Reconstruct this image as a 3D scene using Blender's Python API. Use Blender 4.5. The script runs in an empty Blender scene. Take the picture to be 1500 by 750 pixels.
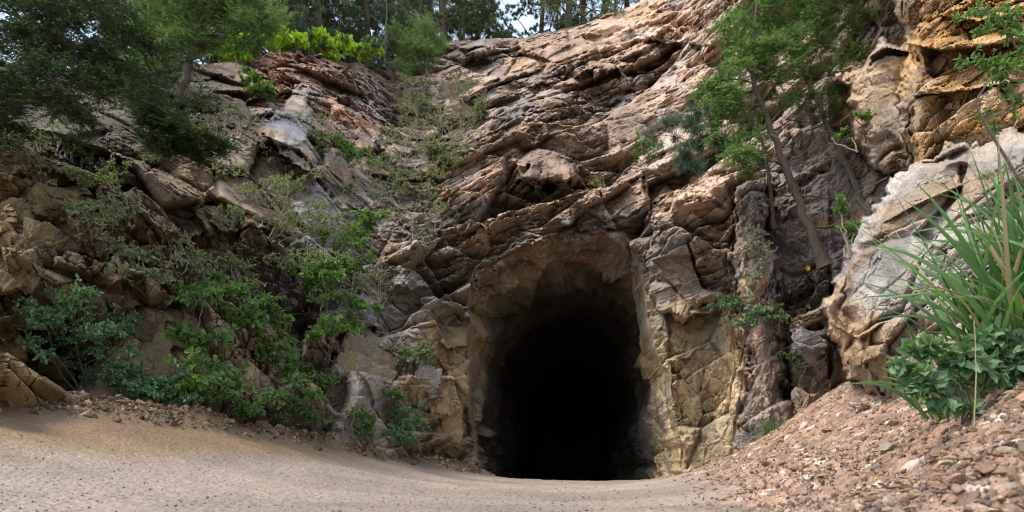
import bpy, math, random
import numpy as np
from mathutils import Vector
C = bpy.context.scene.collection
PI = math.pi
QK = 1.
F0, HX, HY, ZC = 1000.0, 750.0, 690.0, 0.25      # focal (photo px), optical axis, horizon row, camera height

def W(px, py, Y):
    return np.array([(px-HX)/F0*Y, Y, ZC+(HY-py)/F0*Y])

# ------------------------------------------------------------------ noise
def mix32(h):
    h = h ^ (h >> np.uint32(16)); h = h*np.uint32(0x7feb352d)
    h = h ^ (h >> np.uint32(15)); h = h*np.uint32(0x846ca68b)
    return h ^ (h >> np.uint32(16))
def hsh(ix, iy, iz, seed):
    return mix32((ix.astype(np.uint32)*np.uint32(73856093)) ^ (iy.astype(np.uint32)*np.uint32(19349663))
                 ^ (iz.astype(np.uint32)*np.uint32(83492791)) ^ np.uint32((seed*2654435761) & 0xffffffff))
def u01(h): return (h >> np.uint32(8)).astype(np.float32)/np.float32(16777216.)
def noise(P, seed=0):
    P = P.astype(np.float32); f = np.floor(P); i = f.astype(np.int64); t = P-f; t = t*t*(3-2*t)
    r = 0
    for dx in (0, 1):
        wx = t[:, 0] if dx else 1-t[:, 0]
        for dy in (0, 1):
            wy = t[:, 1] if dy else 1-t[:, 1]
            for dz in (0, 1):
                wz = t[:, 2] if dz else 1-t[:, 2]
                r = r + wx*wy*wz*u01(hsh(i[:, 0]+dx, i[:, 1]+dy, i[:, 2]+dz, seed))
    return r*2-1
def fbm(P, oct=4, seed=0, gain=.5):
    a, s, r = 1., 0., 0
    for k in range(oct):
        r = r+a*noise(P*(2.03**k), seed+k*7); s += a; a *= gain
    return r/s
def ridged(P, oct=4, seed=0):
    a, s, r = 1., 0., 0
    for k in range(oct):
        r = r+a*(1-2*np.abs(noise(P*(2.1**k), seed+k*5))); s += a; a *= .5
    return r/s
def vor(P, seed):
    P = P.astype(np.float32); f = np.floor(P); i = f.astype(np.int64)
    n = len(P); b1 = np.full(n, 9., np.float32); b2 = b1.copy(); bid = np.zeros(n, np.uint32); bv = np.zeros((n, 3), np.float32)
    for dx in (-1, 0, 1):
        for dy in (-1, 0, 1):
            for dz in (-1, 0, 1):
                h = hsh(i[:, 0]+dx, i[:, 1]+dy, i[:, 2]+dz, seed); h2 = mix32(h+np.uint32(17)); h3 = mix32(h2+np.uint32(5))
                v = np.stack([P[:, 0]-(f[:, 0]+dx+u01(h)), P[:, 1]-(f[:, 1]+dy+u01(h2)), P[:, 2]-(f[:, 2]+dz+u01(h3))], 1)
                d = (v*v).sum(1); m = d < b1
                b2 = np.where(m, b1, np.minimum(b2, d)); b1 = np.where(m, d, b1)
                bid = np.where(m, h3, bid); bv[m] = v[m]
    return np.sqrt(b1), np.sqrt(b2), bid, bv
def sstep(a, b, x):
    t = np.clip((x-a)/(b-a), 0, 1); return t*t*(3-2*t)
def tps_fit(X, v, lam=1e-3):
    X = np.asarray(X, float); v = np.asarray(v, float); s = np.abs(X).max(); Xn = X/s; n = len(X)
    d = np.linalg.norm(Xn[:, None]-Xn[None], axis=2); K = np.where(d > 0, d*d*np.log(d+1e-12), 0)+lam*np.eye(n)
    A = np.zeros((n+3, n+3)); A[:n, :n] = K; A[:n, n] = 1; A[:n, n+1:] = Xn; A[n, :n] = 1; A[n+1:, :n] = Xn.T
    b = np.zeros((n+3,)+v.shape[1:]); b[:n] = v; sol = np.linalg.solve(A, b)
    def ev(Q):
        Q = np.asarray(Q, float)/s; out = []
        for k in range(0, len(Q), 100000):
            q = Q[k:k+100000]; dd = np.sqrt(((q[:, None]-Xn[None])**2).sum(2)); out.append((dd*dd*np.log(dd+1e-12))@sol[:n]+sol[n]+q@sol[n+1:])
        return np.concatenate(out)
    return ev
def bilin(G, u, v):            # G[row, col]
    u = np.clip(u, 0, G.shape[1]-1.001); v = np.clip(v, 0, G.shape[0]-1.001); i = u.astype(int); j = v.astype(int); fu = u-i; fv = v-j
    if G.ndim == 3: fu = fu[:, None]; fv = fv[:, None]
    return G[j, i]*(1-fu)*(1-fv)+G[j, i+1]*fu*(1-fv)+G[j+1, i]*(1-fu)*fv+G[j+1, i+1]*fu*fv
def blur(G, r):
    k = np.ones(2*r+1)/(2*r+1); P = np.pad(G, r, mode='edge')
    P = np.apply_along_axis(lambda a: np.convolve(a, k, 'valid'), 0, P)
    return np.apply_along_axis(lambda a: np.convolve(a, k, 'valid'), 1, P)

# ------------------------------------------------------------------ mesh output
def link(o, parent=None):
    C.objects.link(o)
    if parent is not None: o.parent = parent
    return o
def mesh_np(name, V, F, mat, parent=None, col=None, smooth=False):
    """V (n,3); F list of index arrays (m,3) or (m,4)"""
    V = np.asarray(V, np.float32)
    if not isinstance(F, (list, tuple)): F = [F]
    F = [np.asarray(f, np.int32) for f in F if len(f)]
    me = bpy.data.meshes.new(name); me.vertices.add(len(V)); me.vertices.foreach_set('co', V.ravel())
    loops = np.concatenate([f.ravel() for f in F]); tot = np.concatenate([np.full(len(f), f.shape[1], np.int32) for f in F])
    start = np.concatenate([[0], np.cumsum(tot)[:-1]]).astype(np.int32)
    me.loops.add(len(loops)); me.loops.foreach_set('vertex_index', loops)
    me.polygons.add(len(tot)); me.polygons.foreach_set('loop_start', start); me.polygons.foreach_set('loop_total', tot)
    if smooth: me.polygons.foreach_set('use_smooth', np.ones(len(tot), bool))
    else: me.polygons.foreach_set('use_smooth', np.zeros(len(tot), bool))
    me.update(calc_edges=True)
    if col is not None:
        a = me.attributes.new('Col', 'FLOAT_COLOR', 'POINT')
        c = np.ones((len(V), 4), np.float32); c[:, :3] = col; a.data.foreach_set('color', c.ravel())
    me.materials.append(mat)
    return link(bpy.data.objects.new(name, me), parent)
def tag(o, label=None, cat=None, group=None, kind=None):
    for k, v in (('label', label), ('category', cat), ('group', group), ('kind', kind)):
        if v: o[k] = v
    return o
def empty(name, loc, label, cat, group=None):
    o = bpy.data.objects.new(name, None); o.location = loc; o.empty_display_size = .1; link(o)
    return tag(o, label, cat, group)

# ------------------------------------------------------------------ materials
class NT:
    def __init__(s, name):
        s.m = bpy.data.materials.new(name); s.m.use_nodes = True; s.t = s.m.node_tree; s.t.nodes.clear()
        s.out = s.n('ShaderNodeOutputMaterial')
    def n(s, typ, **kw):
        o = s.t.nodes.new(typ)
        for k, v in kw.items():
            if k in o.inputs.keys() if isinstance(k, str) else False: o.inputs[k].default_value = v
            else: setattr(o, k, v)
        return o
    def l(s, a, b): s.t.links.new(a, b)
    def mul(s, a, b, blend='MULTIPLY', fac=1.):
        m = s.n('ShaderNodeMix', data_type='RGBA', blend_type=blend)
        if isinstance(fac, (int, float)): m.inputs[0].default_value = fac
        else: s.l(fac, m.inputs[0])
        for v, k in ((a, 6), (b, 7)):
            if isinstance(v, tuple): m.inputs[k].default_value = (*v, 1)
            else: s.l(v, m.inputs[k])
        return m.outputs[2]
    def noise(s, scale, detail=6, rough=.6, vec=None, dist=0):
        n = s.n('ShaderNodeTexNoise'); n.inputs['Scale'].default_value = scale; n.inputs['Detail'].default_value = detail
        n.inputs['Roughness'].default_value = rough; n.inputs['Distortion'].default_value = dist
        if vec is not None: s.l(vec, n.inputs['Vector'])
        return n.outputs[0]
    def ramp(s, x, stops):
        r = s.n('ShaderNodeValToRGB'); s.l(x, r.inputs[0]); e = r.color_ramp.elements
        while len(e) < len(stops): e.new(.5)
        for k, (p, c) in enumerate(stops):
            e[k].position = p; e[k].color = (*c, 1) if isinstance(c, tuple) else (c, c, c, 1)
        return r.outputs[0]
    def math(s, op, a, b):
        m = s.n('ShaderNodeMath', operation=op)
        for k, v in enumerate((a, b)):
            if isinstance(v, (int, float)): m.inputs[k].default_value = v
            else: s.l(v, m.inputs[k])
        return m.outputs[0]

def rock_mat(name, base=None, bump=.6, bscale=1., stretch=(1, 1, 1)):
    N = NT(name); tc = N.n('ShaderNodeTexCoord'); mp = N.n('ShaderNodeMapping'); N.l(tc.outputs['Object'], mp.inputs[0])
    mp.inputs['Scale'].default_value = stretch; v = mp.outputs[0]
    if base is None:
        at = N.n('ShaderNodeAttribute', attribute_name='Col'); c = at.outputs['Color']
    else:
        c = base
    n1 = N.noise(6*bscale, 5, .68, v, .4); n2 = N.noise(34*bscale, 5, .85, v)
    c = N.mul(c, N.ramp(n1, [(.25, .60), (.5, .98), (.75, 1.38)]), fac=.8)
    c = N.mul(c, N.ramp(n2, [(.30, .56), (.5, 1.), (.70, 1.48)]), fac=.85)
    n4 = N.noise(10*bscale, 5, .75, v, .8)
    c = N.mul(c, (.10, .10, .09), 'MIX', N.math('MULTIPLY', N.ramp(n4, [(.62, 0.), (.70, 1.)]), .45))
    c = N.mul(c, N.ramp(n4, [(.30, 1.75), (.40, 1.)]))
    h = N.math('ADD', N.math('MULTIPLY', n1, .8), N.math('MULTIPLY', n2, .75))
    b = N.n('ShaderNodeBump'); b.inputs['Strength'].default_value = bump; b.inputs['Distance'].default_value = .12/bscale; N.l(h, b.inputs['Height'])
    p = N.n('ShaderNodeBsdfPrincipled'); p.inputs['Roughness'].default_value = .82; p.inputs['Specular IOR Level'].default_value = .3
    if isinstance(c, tuple): c = None
    N.l(c, p.inputs['Base Color']); N.l(b.outputs[0], p.inputs['Normal']); N.l(p.outputs[0], N.out.inputs[0])
    return N.m
def leaf_mat(name, c1, c2, transl=.45, spec=.35):
    N = NT(name); at = N.n('ShaderNodeAttribute', attribute_name='Col')
    sep = N.n('ShaderNodeSeparateColor'); N.l(at.outputs['Color'], sep.inputs[0])
    c = N.mul(c1, c2, 'MIX', sep.outputs[0])
    p = N.n('ShaderNodeBsdfPrincipled'); p.inputs['Roughness'].default_value = .5; p.inputs['Specular IOR Level'].default_value = spec
    N.l(c, p.inputs['Base Color'])
    t = N.n('ShaderNodeBsdfTranslucent'); N.l(N.mul(c, (1.25, 1.35, .55)), t.inputs[0])
    mx = N.n('ShaderNodeMixShader'); mx.inputs[0].default_value = transl; N.l(p.outputs[0], mx.inputs[1]); N.l(t.outputs[0], mx.inputs[2])
    N.l(mx.outputs[0], N.out.inputs[0]); return N.m
def bark_mat(name, c1, c2, sc=14):
    N = NT(name); tc = N.n('ShaderNodeTexCoord'); mp = N.n('ShaderNodeMapping'); mp.inputs['Scale'].default_value = (1, 1, .25); N.l(tc.outputs['Object'], mp.inputs[0])
    n = N.noise(sc*2, 7, .7, mp.outputs[0], 1.); c = N.ramp(n, [(.3, c1), (.7, c2)])
    b = N.n('ShaderNodeBump'); b.inputs['Strength'].default_value = .9; b.inputs['Distance'].default_value = .03; N.l(n, b.inputs['Height'])
    p = N.n('ShaderNodeBsdfPrincipled'); p.inputs['Roughness'].default_value = .9; N.l(c, p.inputs['Base Color']); N.l(b.outputs[0], p.inputs['Normal'])
    N.l(p.outputs[0], N.out.inputs[0]); return N.m

M_rock = rock_mat('rock', bump=.75)
M_rockp = rock_mat('pale_rock', bump=.6, bscale=1.3)
M_stone = rock_mat('stone', bump=.5, bscale=4.)
M_soil = rock_mat('soil', bump=.45, bscale=5.)

# ------------------------------------------------------------------ CLIFF
base_pts = [(-450,560,6.5),(-450,300,7.5),(-450,100,11),(-450,-100,15),(-450,760,6.2),
 (0,600,8.5),(0,760,8.2),(0,450,8.7),(0,300,9.3),(0,220,10.3),(0,150,13),(0,95,16),
 (150,600,9.5),(150,450,9.9),(150,300,10.6),(150,210,12),(150,105,17),
 (300,630,10.9),(300,760,10.7),(300,500,11.1),(300,350,12.2),(300,220,14.2),(300,95,19),
 (430,650,12.4),(430,480,12.7),(430,330,14),(430,200,16.2),(430,82,21),
 (520,560,13),(480,400,13.8),(510,120,21),
 (560,680,14.0),(560,760,13.8),(560,520,14.2),(560,400,15.6),(560,250,18.3),(560,92,23.5),
 (620,300,18.2),(610,200,20.8),(650,120,24.0),(650,62,26),
 (650,690,15.2),(650,760,15.1),(650,500,15.3),(650,400,15.9),
 (700,300,17.2),(750,300,16.9),(750,200,19.0),(760,55,26),(740,120,22.6),
 (840,690,15.6),(840,500,15.7),(850,330,16),(850,250,17.4),(850,150,20),(850,60,24),(930,12,25),
 (960,300,15.6),(960,200,17.7),(960,100,20.5),(1000,0,23),(1000,-200,29),
 (1050,500,14.2),(1050,700,14.1),(1050,350,14.6),(1050,200,16.2),(1050,50,19),(1060,-200,24),
 (1150,650,12.9),(1150,760,12.8),(1150,450,13.2),(1150,300,13.8),(1150,100,15.4),(1150,-220,18.5),
 (1250,500,12.4),(1250,300,12.7),(1250,100,13.6),(1250,-220,16),(1250,760,12),
 (1500,500,10),(1500,300,10.2),(1500,0,11.2),(1500,-220,12.6),(1500,760,9.5),(1950,500,8.6),(1950,0,9.5),(1950,760,8),(1950,-260,11)]
bp = np.array(base_pts, float); base_f = tps_fit(bp[:, :2], bp[:, 2], 1e-4)
sky_x = [-450,0,100,200,300,400,480,560,610,650,700,760,850,930,980,1000,1060,1150,1950]
sky_y = [60,95,110,105,95,82,86,92,70,60,56,55,34,12,-8,-40,-130,-220,-260]
_wc = {}
def wrp(P):
    key = (len(P), float(P.sum()))
    if key not in _wc:
        _wc.clear(); q = np.stack([P[:, 0]/38, P[:, 1]/38, P[:, 0]*0], 1); _wc[key] = np.stack([fbm(q, 4, 600, .6), fbm(q, 4, 640, .6)], 1)*[22, 22]
    return _wc[key]
def poly_sd(P, poly):                      # signed distance, + inside (px)
    P = P+wrp(P); poly = np.array(poly, float); A = poly; B = np.roll(poly, -1, 0); d = np.full(len(P), 1e9); ins = np.zeros(len(P), bool)
    for a, b in zip(A, B):
        e = b-a; w = P-a; t = np.clip((w@e)/(e@e), 0, 1); d = np.minimum(d, np.hypot(*(w-t[:, None]*e).T))
        c = ((a[1] > P[:, 1]) != (b[1] > P[:, 1])) & (P[:, 0] < (b[0]-a[0])*(P[:, 1]-a[1])/(b[1]-a[1]+1e-12)+a[0]); ins ^= c
    return np.where(ins, d, -d)
def curve_da(P, line):                     # height above a left-to-right polyline (px) and end fade
    line = np.array(line, float); yc = np.interp(P[:, 0], line[:, 0], line[:, 1])
    L = line[-1, 0]-line[0, 0]; t = (P[:, 0]-line[0, 0])/L
    return yc-P[:, 1], np.clip(np.minimum(t, 1-t)*6, 0, 1)*((t > 0) & (t < 1))
VP = np.array([835., 690.])
def polar(pts):
    a = np.array(pts, float)-VP; th = np.arctan2(a[:, 0], -a[:, 1]); r = np.hypot(a[:, 0], a[:, 1]); o = np.argsort(th)
    return th[o], r[o], a[o]
lip = [(700,800),(708,700),(694,640),(686,580),(687,520),(688,460),(692,420),(702,396),(740,374),(790,355),(840,343),(880,337),(912,350),(934,374),(946,405),(948,435),(957,480),(971,525),(984,565),(994,610),(1010,705),(1015,800)]
inn = [(718,800),(716,700),(716,600),(719,530),(729,490),(752,458),(792,434),(845,424),(885,436),(914,462),(934,500),(948,535),(953,565),(944,600),(936,640),(936,700),(936,800)]
def densify(p, n=20):
    p = np.array(p, float); return np.concatenate([p[i]+(p[i+1]-p[i])*np.linspace(0, 1, n, endpoint=False)[:, None] for i in range(len(p)-1)]+[p[-1:]])
tl, rl, _ = polar(densify(lip)); ti, ri, _ = polar(densify(inn))
# overhanging rock steps: polyline along the foot of the overhang, how far it juts (m), how fast it fades upwards (px)
ledges = [([(735,130),(800,118),(860,110),(900,106),(985,90)],1.0,26),([(640,104),(690,88),(760,84),(820,92)],.8,22),
 ([(930,62),(985,60),(1060,72)],.7,18),([(690,392),(760,366),(840,340),(900,322),(960,296),(1010,268)],.9,36),
 ([(748,250),(790,272),(835,264),(852,244)],1.2,40),([(560,214),(585,232),(615,226)],.9,26),([(380,196),(420,232),(470,262)],.9,24),
 ([(500,208),(530,222),(560,212)],.5,20),([(500,300),(540,316),(570,300)],.8,24),([(700,170),(760,172),(845,150)],.7,22),
 ([(745,196),(800,190),(880,160),(920,132)],.5,18),([(610,60),(660,72),(745,70)],.8,16),([(690,330),(740,316),(800,300)],.35,14),
 ([(950,440),(1000,468),(1060,452),(1085,405)],.8,46),([(985,520),(1010,530),(1040,500)],.35,20),([(880,250),(930,215),(985,185)],.5,22),
 ([(960,250),(1010,222),(1060,180)],.5,20),([(1000,405),(1040,372),(1080,330)],.5,24),([(980,345),(1020,318),(1075,270)],.45,20),
 ([(200,330),(260,346),(330,338)],.5,24),([(0,262),(70,250),(150,272),(230,262)],.5,22),([(100,400),(160,420),(200,412)],.6,30),
 ([(560,420),(600,432),(690,400)],.5,26),([(440,470),(500,482),(560,470)],.7,30),([(640,500),(665,512),(690,500)],.35,22),
 ([(300,320),(345,338),(400,330)],.7,24),([(600,130),(650,150),(690,140)],.6,20),
 ([(1240,100),(1300,70),(1335,78)],.5,30),([(1320,62),(1380,72),(1500,60),(1700,50)],.6,30),([(1370,20),(1430,30),(1520,22)],.45,18),([(1335,140),(1420,132),(1500,120)],.3,18),
 ([(1210,470),(1260,498),(1300,470)],.16,30),([(1250,540),(1300,520),(1360,560)],.14,24),([(1290,330),(1340,300),(1420,262)],.15,20)]
L_bould = [(1212,450),(1222,400),(1262,318),(1300,268),(1335,236),(1400,214),(1500,190),(1750,140),(1900,200),(1900,700),(1500,660),(1350,640),(1290,590),(1243,556),(1228,500)]
L_gold = [(1322,60),(1312,20),(1305,-250),(2000,-300),(2000,60),(1750,200),(1500,232),(1400,240),(1335,246),(1318,200)]
L_slab = [(1236,104),(1262,96),(1300,60),(1345,60),(1345,250),(1300,262),(1262,215),(1238,150)]
L_rib = [(1078,270),(1118,260),(1134,400),(1146,500),(1160,600),(1156,760),(1068,760),(1094,640),(1090,540),(1082,440)]
facets = [([(392,165),(440,128),(466,150),(458,205),(430,218),(400,205)], (.40,.38,.36), .30, .35), ([(474,140),(560,148),(568,216),(536,222),(478,196)], (.42,.22,.13), .35, .30),
 ([(466,255),(430,300),(450,400),(510,440),(520,330)], (.33,.31,.29), .45, .25), ([(748,238),(792,214),(852,236),(836,266),(790,274)], (.36,.24,.17), .30, .75),
 (L_gold, (.58, .33, .10), 1., 0),
 ([(1240,110),(1300,92),(1330,150),(1330,200),(1285,203),(1255,180)], (.46,.33,.20), .45, .0), ([(1000,480),(1080,470),(1086,560),(1090,660),(1050,700),(1012,700),(1000,600)], (.58,.44,.26), .45, .0),
 ([(655,470),(690,480),(690,640),(680,680),(640,660),(640,560)], (.44,.31,.16), .6, .0), ([(900,140),(1000,110),(1030,140),(960,200),(890,230)], (.46,.33,.25), .55, .2), ([(1150,250),(1240,240),(1290,300),(1230,390),(1170,380)], (.29,.24,.22), .6, .0)]
L_port = [(948,322),(1000,290),(1060,262),(1088,330),(1086,410),(1050,446),(1000,468),(965,440)]
def layer(sd, D, w, drop):                 # rounded edge inside, falls back outside
    t = np.clip(1-sd/w, 0, 1); rim = 1-np.sqrt(np.maximum(1-t*t, 0))
    return np.where(sd > 0, D+drop*.5*rim, D+drop*.5+(-sd)*1.2)
def depth(P, outc=True):
    """P (n,2) photo pixels -> depth Y and layer id"""
    Y = base_f(P); px, py = P[:, 0], P[:, 1]; lid = np.zeros(len(P), int)
    q = np.stack([P[:, 0]/30, P[:, 1]/30, 0*px], 1); lw = np.stack([0*px, 16*fbm(q, 4, 660, .65)], 1); ln = np.clip(.75+1.1*fbm(q*[.6, .6, 1], 3, 680), .05, 1.3)
    for line, amp, L in ledges[:27]:
        d, e = curve_da(P+lw, line)
        Y = Y-np.where(d > 0, amp*np.exp(-d/L), 0)*e*ln*sstep(-3, 3, d)
    for poly, _, _, pr in facets:
        if pr: Y = Y-pr*sstep(0, 9, poly_sd(P, poly))
    Yr = layer(poly_sd(P, L_rib), 12.45+(py-500)*-.0012, 30, 1.1); Y = np.minimum(Y, Yr)
    Yp = layer(poly_sd(P, L_port), 14.1+(330-py)*.006, 30, 1.2); Y = np.minimum(Y, Yp)
    # portal and tunnel
    a = P-VP; th = np.arctan2(a[:, 0], -a[:, 1]); r = np.hypot(a[:, 0], a[:, 1])+1e-3
    q3 = np.stack([np.sin(th)*5, np.cos(th)*5, r*0], 1); wob = fbm(q3, 4, 700, .6)*sstep(1.9, 1.5, np.abs(th))
    Rl = np.interp(th, tl, rl)*(1+.05*wob); Ri = np.interp(th, ti, ri)*(1+.03*fbm(q3*1.3, 4, 720, .6)*sstep(1.9, 1.4, np.abs(th)))
    t = np.clip((Rl-r)/(Rl-Ri+1e-6), 0, 1); inside = r < Rl
    Yf = Y+(18.6-Y)*t**.75
    Yt = np.minimum(18.6*Ri/r, 46.)
    Y = np.where(inside, np.where(r < Ri, Yt, Yf), Y)
    lid[inside] = 4
    if not outc: return Y, lid
    # right-hand outcrops
    extra = np.zeros(len(P))
    for line, amp, L in ledges[27:]:
        d, e = curve_da(P, line); extra = extra-np.where(d > 0, amp*np.exp(-d/L), 0)*e
    for poly, D, w, drop, k in ((L_slab, 9.7+(150-py)*.004, 34, 1.5, 2),
                                (L_gold, 9.0-(px-1320)*.0065+(200-py)*.0035, 26, 2.2, 3),
                                (L_bould, 7.9-(px-1210)*.0085+(450-py)*.0065*sstep(1150, 1500, px), 70, 1.3, 1)):
        sd = poly_sd(P, poly); Yl = layer(sd, D+extra, w, drop); m = Yl < Y
        Y = np.where(m, Yl, Y); lid[m & (sd > -1)] = k; lid[m & (sd <= -1)] = 0
    return Y, lid
def base_smooth():
    gx = np.arange(-460, 1970, 6.); gy = np.arange(-320, 790, 6.); X, Yy = np.meshgrid(gx, gy)
    D, _ = depth(np.stack([X.ravel(), Yy.ravel()], 1), False); D = D.reshape(X.shape); Db = blur(np.minimum(D, 22+D*.08), 4)
    P = np.stack([(X-HX)/F0*Db, Db, ZC+(HY-Yy)/F0*Db], 2)
    du = np.gradient(P, axis=1); dv = np.gradient(P, axis=0); Nn = np.cross(du, dv); Nn /= np.linalg.norm(Nn, axis=2, keepdims=True)
    Nn *= np.where(Nn[..., 1:2] > 0, -1, 1)
    D2 = np.exp(blur(np.log(D), 3))
    return (lambda p: bilin(Nn, (p[:, 0]+460)/6., (p[:, 1]+320)/6.)), (lambda p: bilin(D2, (p[:, 0]+460)/6., (p[:, 1]+320)/6.))
nrm_f, dsm_f = base_smooth()

def blocks(P, slope_z, stretch, scale, seed, tilt=.55, off=.5, warp=.22, crack=.12, yz=0.):
    """angular fractured-rock displacement, metres; beds run along x with the given slope"""
    Q = P.copy(); b = P[:, 2]-slope_z*P[:, 0]-yz*P[:, 1]
    Q = np.stack([P[:, 0]/stretch, P[:, 1]/max(1, stretch*.7), b], 1)/scale
    wn = np.stack([noise(Q*.9+3, seed), noise(Q*.9+11, seed+1), noise(Q*.9+29, seed+2)], 1); Q = Q+warp*wn
    f1, f2, idh, v = vor(Q, seed+3)
    a = u01(mix32(idh+np.uint32(1))); b1 = u01(mix32(idh+np.uint32(2)))-.5; b2 = u01(mix32(idh+np.uint32(3)))-.5; b3 = u01(mix32(idh+np.uint32(4)))-.25
    d = scale*(off*(a-.5)+tilt*2*(v[:, 0]*b1+v[:, 1]*b2+v[:, 2]*b3)-crack*np.exp(-((f2-f1)/.055)**2))
    return d, a
def rock_disp(P, px, py):
    n = len(P); D = np.zeros(n); T = np.zeros(n); DF = np.zeros(n); slab = 1-.62*sstep(-.05, .35, fbm(P*.33+50, 3, 800))
    wl = 1-sstep(500, 620, px); wr = sstep(1040, 1110, px)*sstep(180, 420, py-0*(px))
    wr = np.maximum(wr, sstep(940, 1000, px)*sstep(430, 480, py)); wr *= (px < 1215); wb = (px >= 1215)*1.
    wb = np.where(px > 1300, 1., sstep(1215, 1225, px)); wt = np.clip(1-wl-wr-wb, 0, 1)
    for w, sl, st, sc, tl_, of, sd in ((wt, .36, 2.6, (2.3, .85, .32, .12), .62, .36, 10), (wt*.5, -.9, 1.6, (1.7, .6), .7, .3, 130), (wl, -.25, 1.2, (2.0, .8, .32, .12), .65, .5, 40),
                                  (wr, .3, .75, (1.5, .6, .24, .09), .55, .40, 70), (wb, .3, 1.5, (1.5, .6, .22, .08), .42, .26, 100)):
        m = w > .01
        if not m.any(): continue
        dd = 0; df = 0; aa = 0; rg = 1.
        for k, s in enumerate(sc):
            d, a = blocks(P[m], sl, st if k < 3 else st*.8, s, sd+k*6, tilt=tl_, off=of, warp=(.05, .09, .12, .2)[k]); d = d*rg; rg = rg*(.42+1.25*((a*7.13) % 1.)**1.4 if k < 2 else 1.)
            if k < 2: dd = dd+d*(1., .95)[k]
            else: df = df+d*slab[m]*(0, 0, 1.3, 1.4)[k]
            aa = aa+a*(.4, .3, .2, .1)[k]
        DF[m] += w[m]*df; D[m] += w[m]*dd; T[m] += w[m]*aa
    D += .14*ridged(P*[.4, .4, .7], 3, 200)
    # vertical fluting on the rib right of the portal
    rib = sstep(-10, 20, poly_sd(np.stack([px, py], 1), L_rib)); D *= 1-.7*rib; DF *= 1-.6*rib; D += rib*.085*ridged(np.stack([P[:, 0]*6.5+P[:, 2]*.9, P[:, 1]*2, P[:, 2]*.35], 1), 4, 260)
    for poly, _, am, _ in facets:
        w = sstep(-6, 8, poly_sd(np.stack([px, py], 1), poly)); D *= 1-(1-am)*w; DF *= 1-.6*(1-am)*w
    DF += (.028*fbm(P*6, 4, 290)+.014*ridged(P*13, 3, 310))*slab
    return D, DF, T
# albedo control: px, py -> main colour
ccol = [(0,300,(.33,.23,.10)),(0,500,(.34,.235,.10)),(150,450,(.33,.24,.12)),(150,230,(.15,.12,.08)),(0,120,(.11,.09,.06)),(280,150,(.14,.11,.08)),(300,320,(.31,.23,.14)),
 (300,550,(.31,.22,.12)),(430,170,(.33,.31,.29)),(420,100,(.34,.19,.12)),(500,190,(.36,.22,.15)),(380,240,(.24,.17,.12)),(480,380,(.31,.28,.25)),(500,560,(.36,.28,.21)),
 (560,110,(.30,.19,.13)),(600,230,(.24,.19,.14)),(600,420,(.30,.26,.22)),(650,560,(.42,.31,.18)),(620,350,(.30,.22,.16)),
 (700,120,(.38,.28,.22)),(800,80,(.42,.28,.19)),(720,250,(.38,.26,.18)),(850,200,(.40,.28,.20)),(950,60,(.50,.33,.21)),(1000,150,(.50,.37,.28)),(900,320,(.43,.29,.19)),
 (1000,300,(.44,.31,.22)),(1050,400,(.50,.36,.22)),(1000,520,(.60,.46,.26)),(1040,620,(.62,.47,.27)),(840,400,(.34,.24,.15)),(700,500,(.38,.27,.15)),(960,650,(.50,.38,.21)),
 (1140,400,(.33,.25,.20)),(1150,560,(.36,.25,.18)),(1180,200,(.36,.28,.23)),(1220,330,(.30,.25,.23)),(1130,60,(.40,.29,.22)),(1200,600,(.34,.24,.17)),
 (1280,150,(.42,.26,.13)),(1260,40,(.38,.30,.25)),(1400,120,(.60,.30,.07)),(1450,20,(.55,.30,.08)),(1340,120,(.50,.31,.12)),(1700,100,(.46,.27,.09)),
 (1330,330,(.32,.295,.27)),(1280,400,(.31,.29,.27)),(1400,280,(.33,.27,.21)),(1450,220,(.33,.27,.21)),(1400,420,(.33,.31,.29)),(1260,520,(.44,.28,.13)),(1330,560,(.40,.29,.17)),(1700,400,(.33,.30,.27)),(-400,300,(.22,.17,.1))]
cp = np.array([(a, b) for a, b, _ in ccol], float); cv = np.array([c for *_, c in ccol])
def col_field(px, py):
    out = np.zeros((len(px), 3))
    for k in range(0, len(px), 100000):
        d2 = (px[k:k+100000, None]-cp[:, 0])**2+(py[k:k+100000, None]-cp[:, 1])**2; w = 1/(d2+300)**1.6; out[k:k+100000] = (w@cv)/w.sum(1, keepdims=True)
    return out
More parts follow.
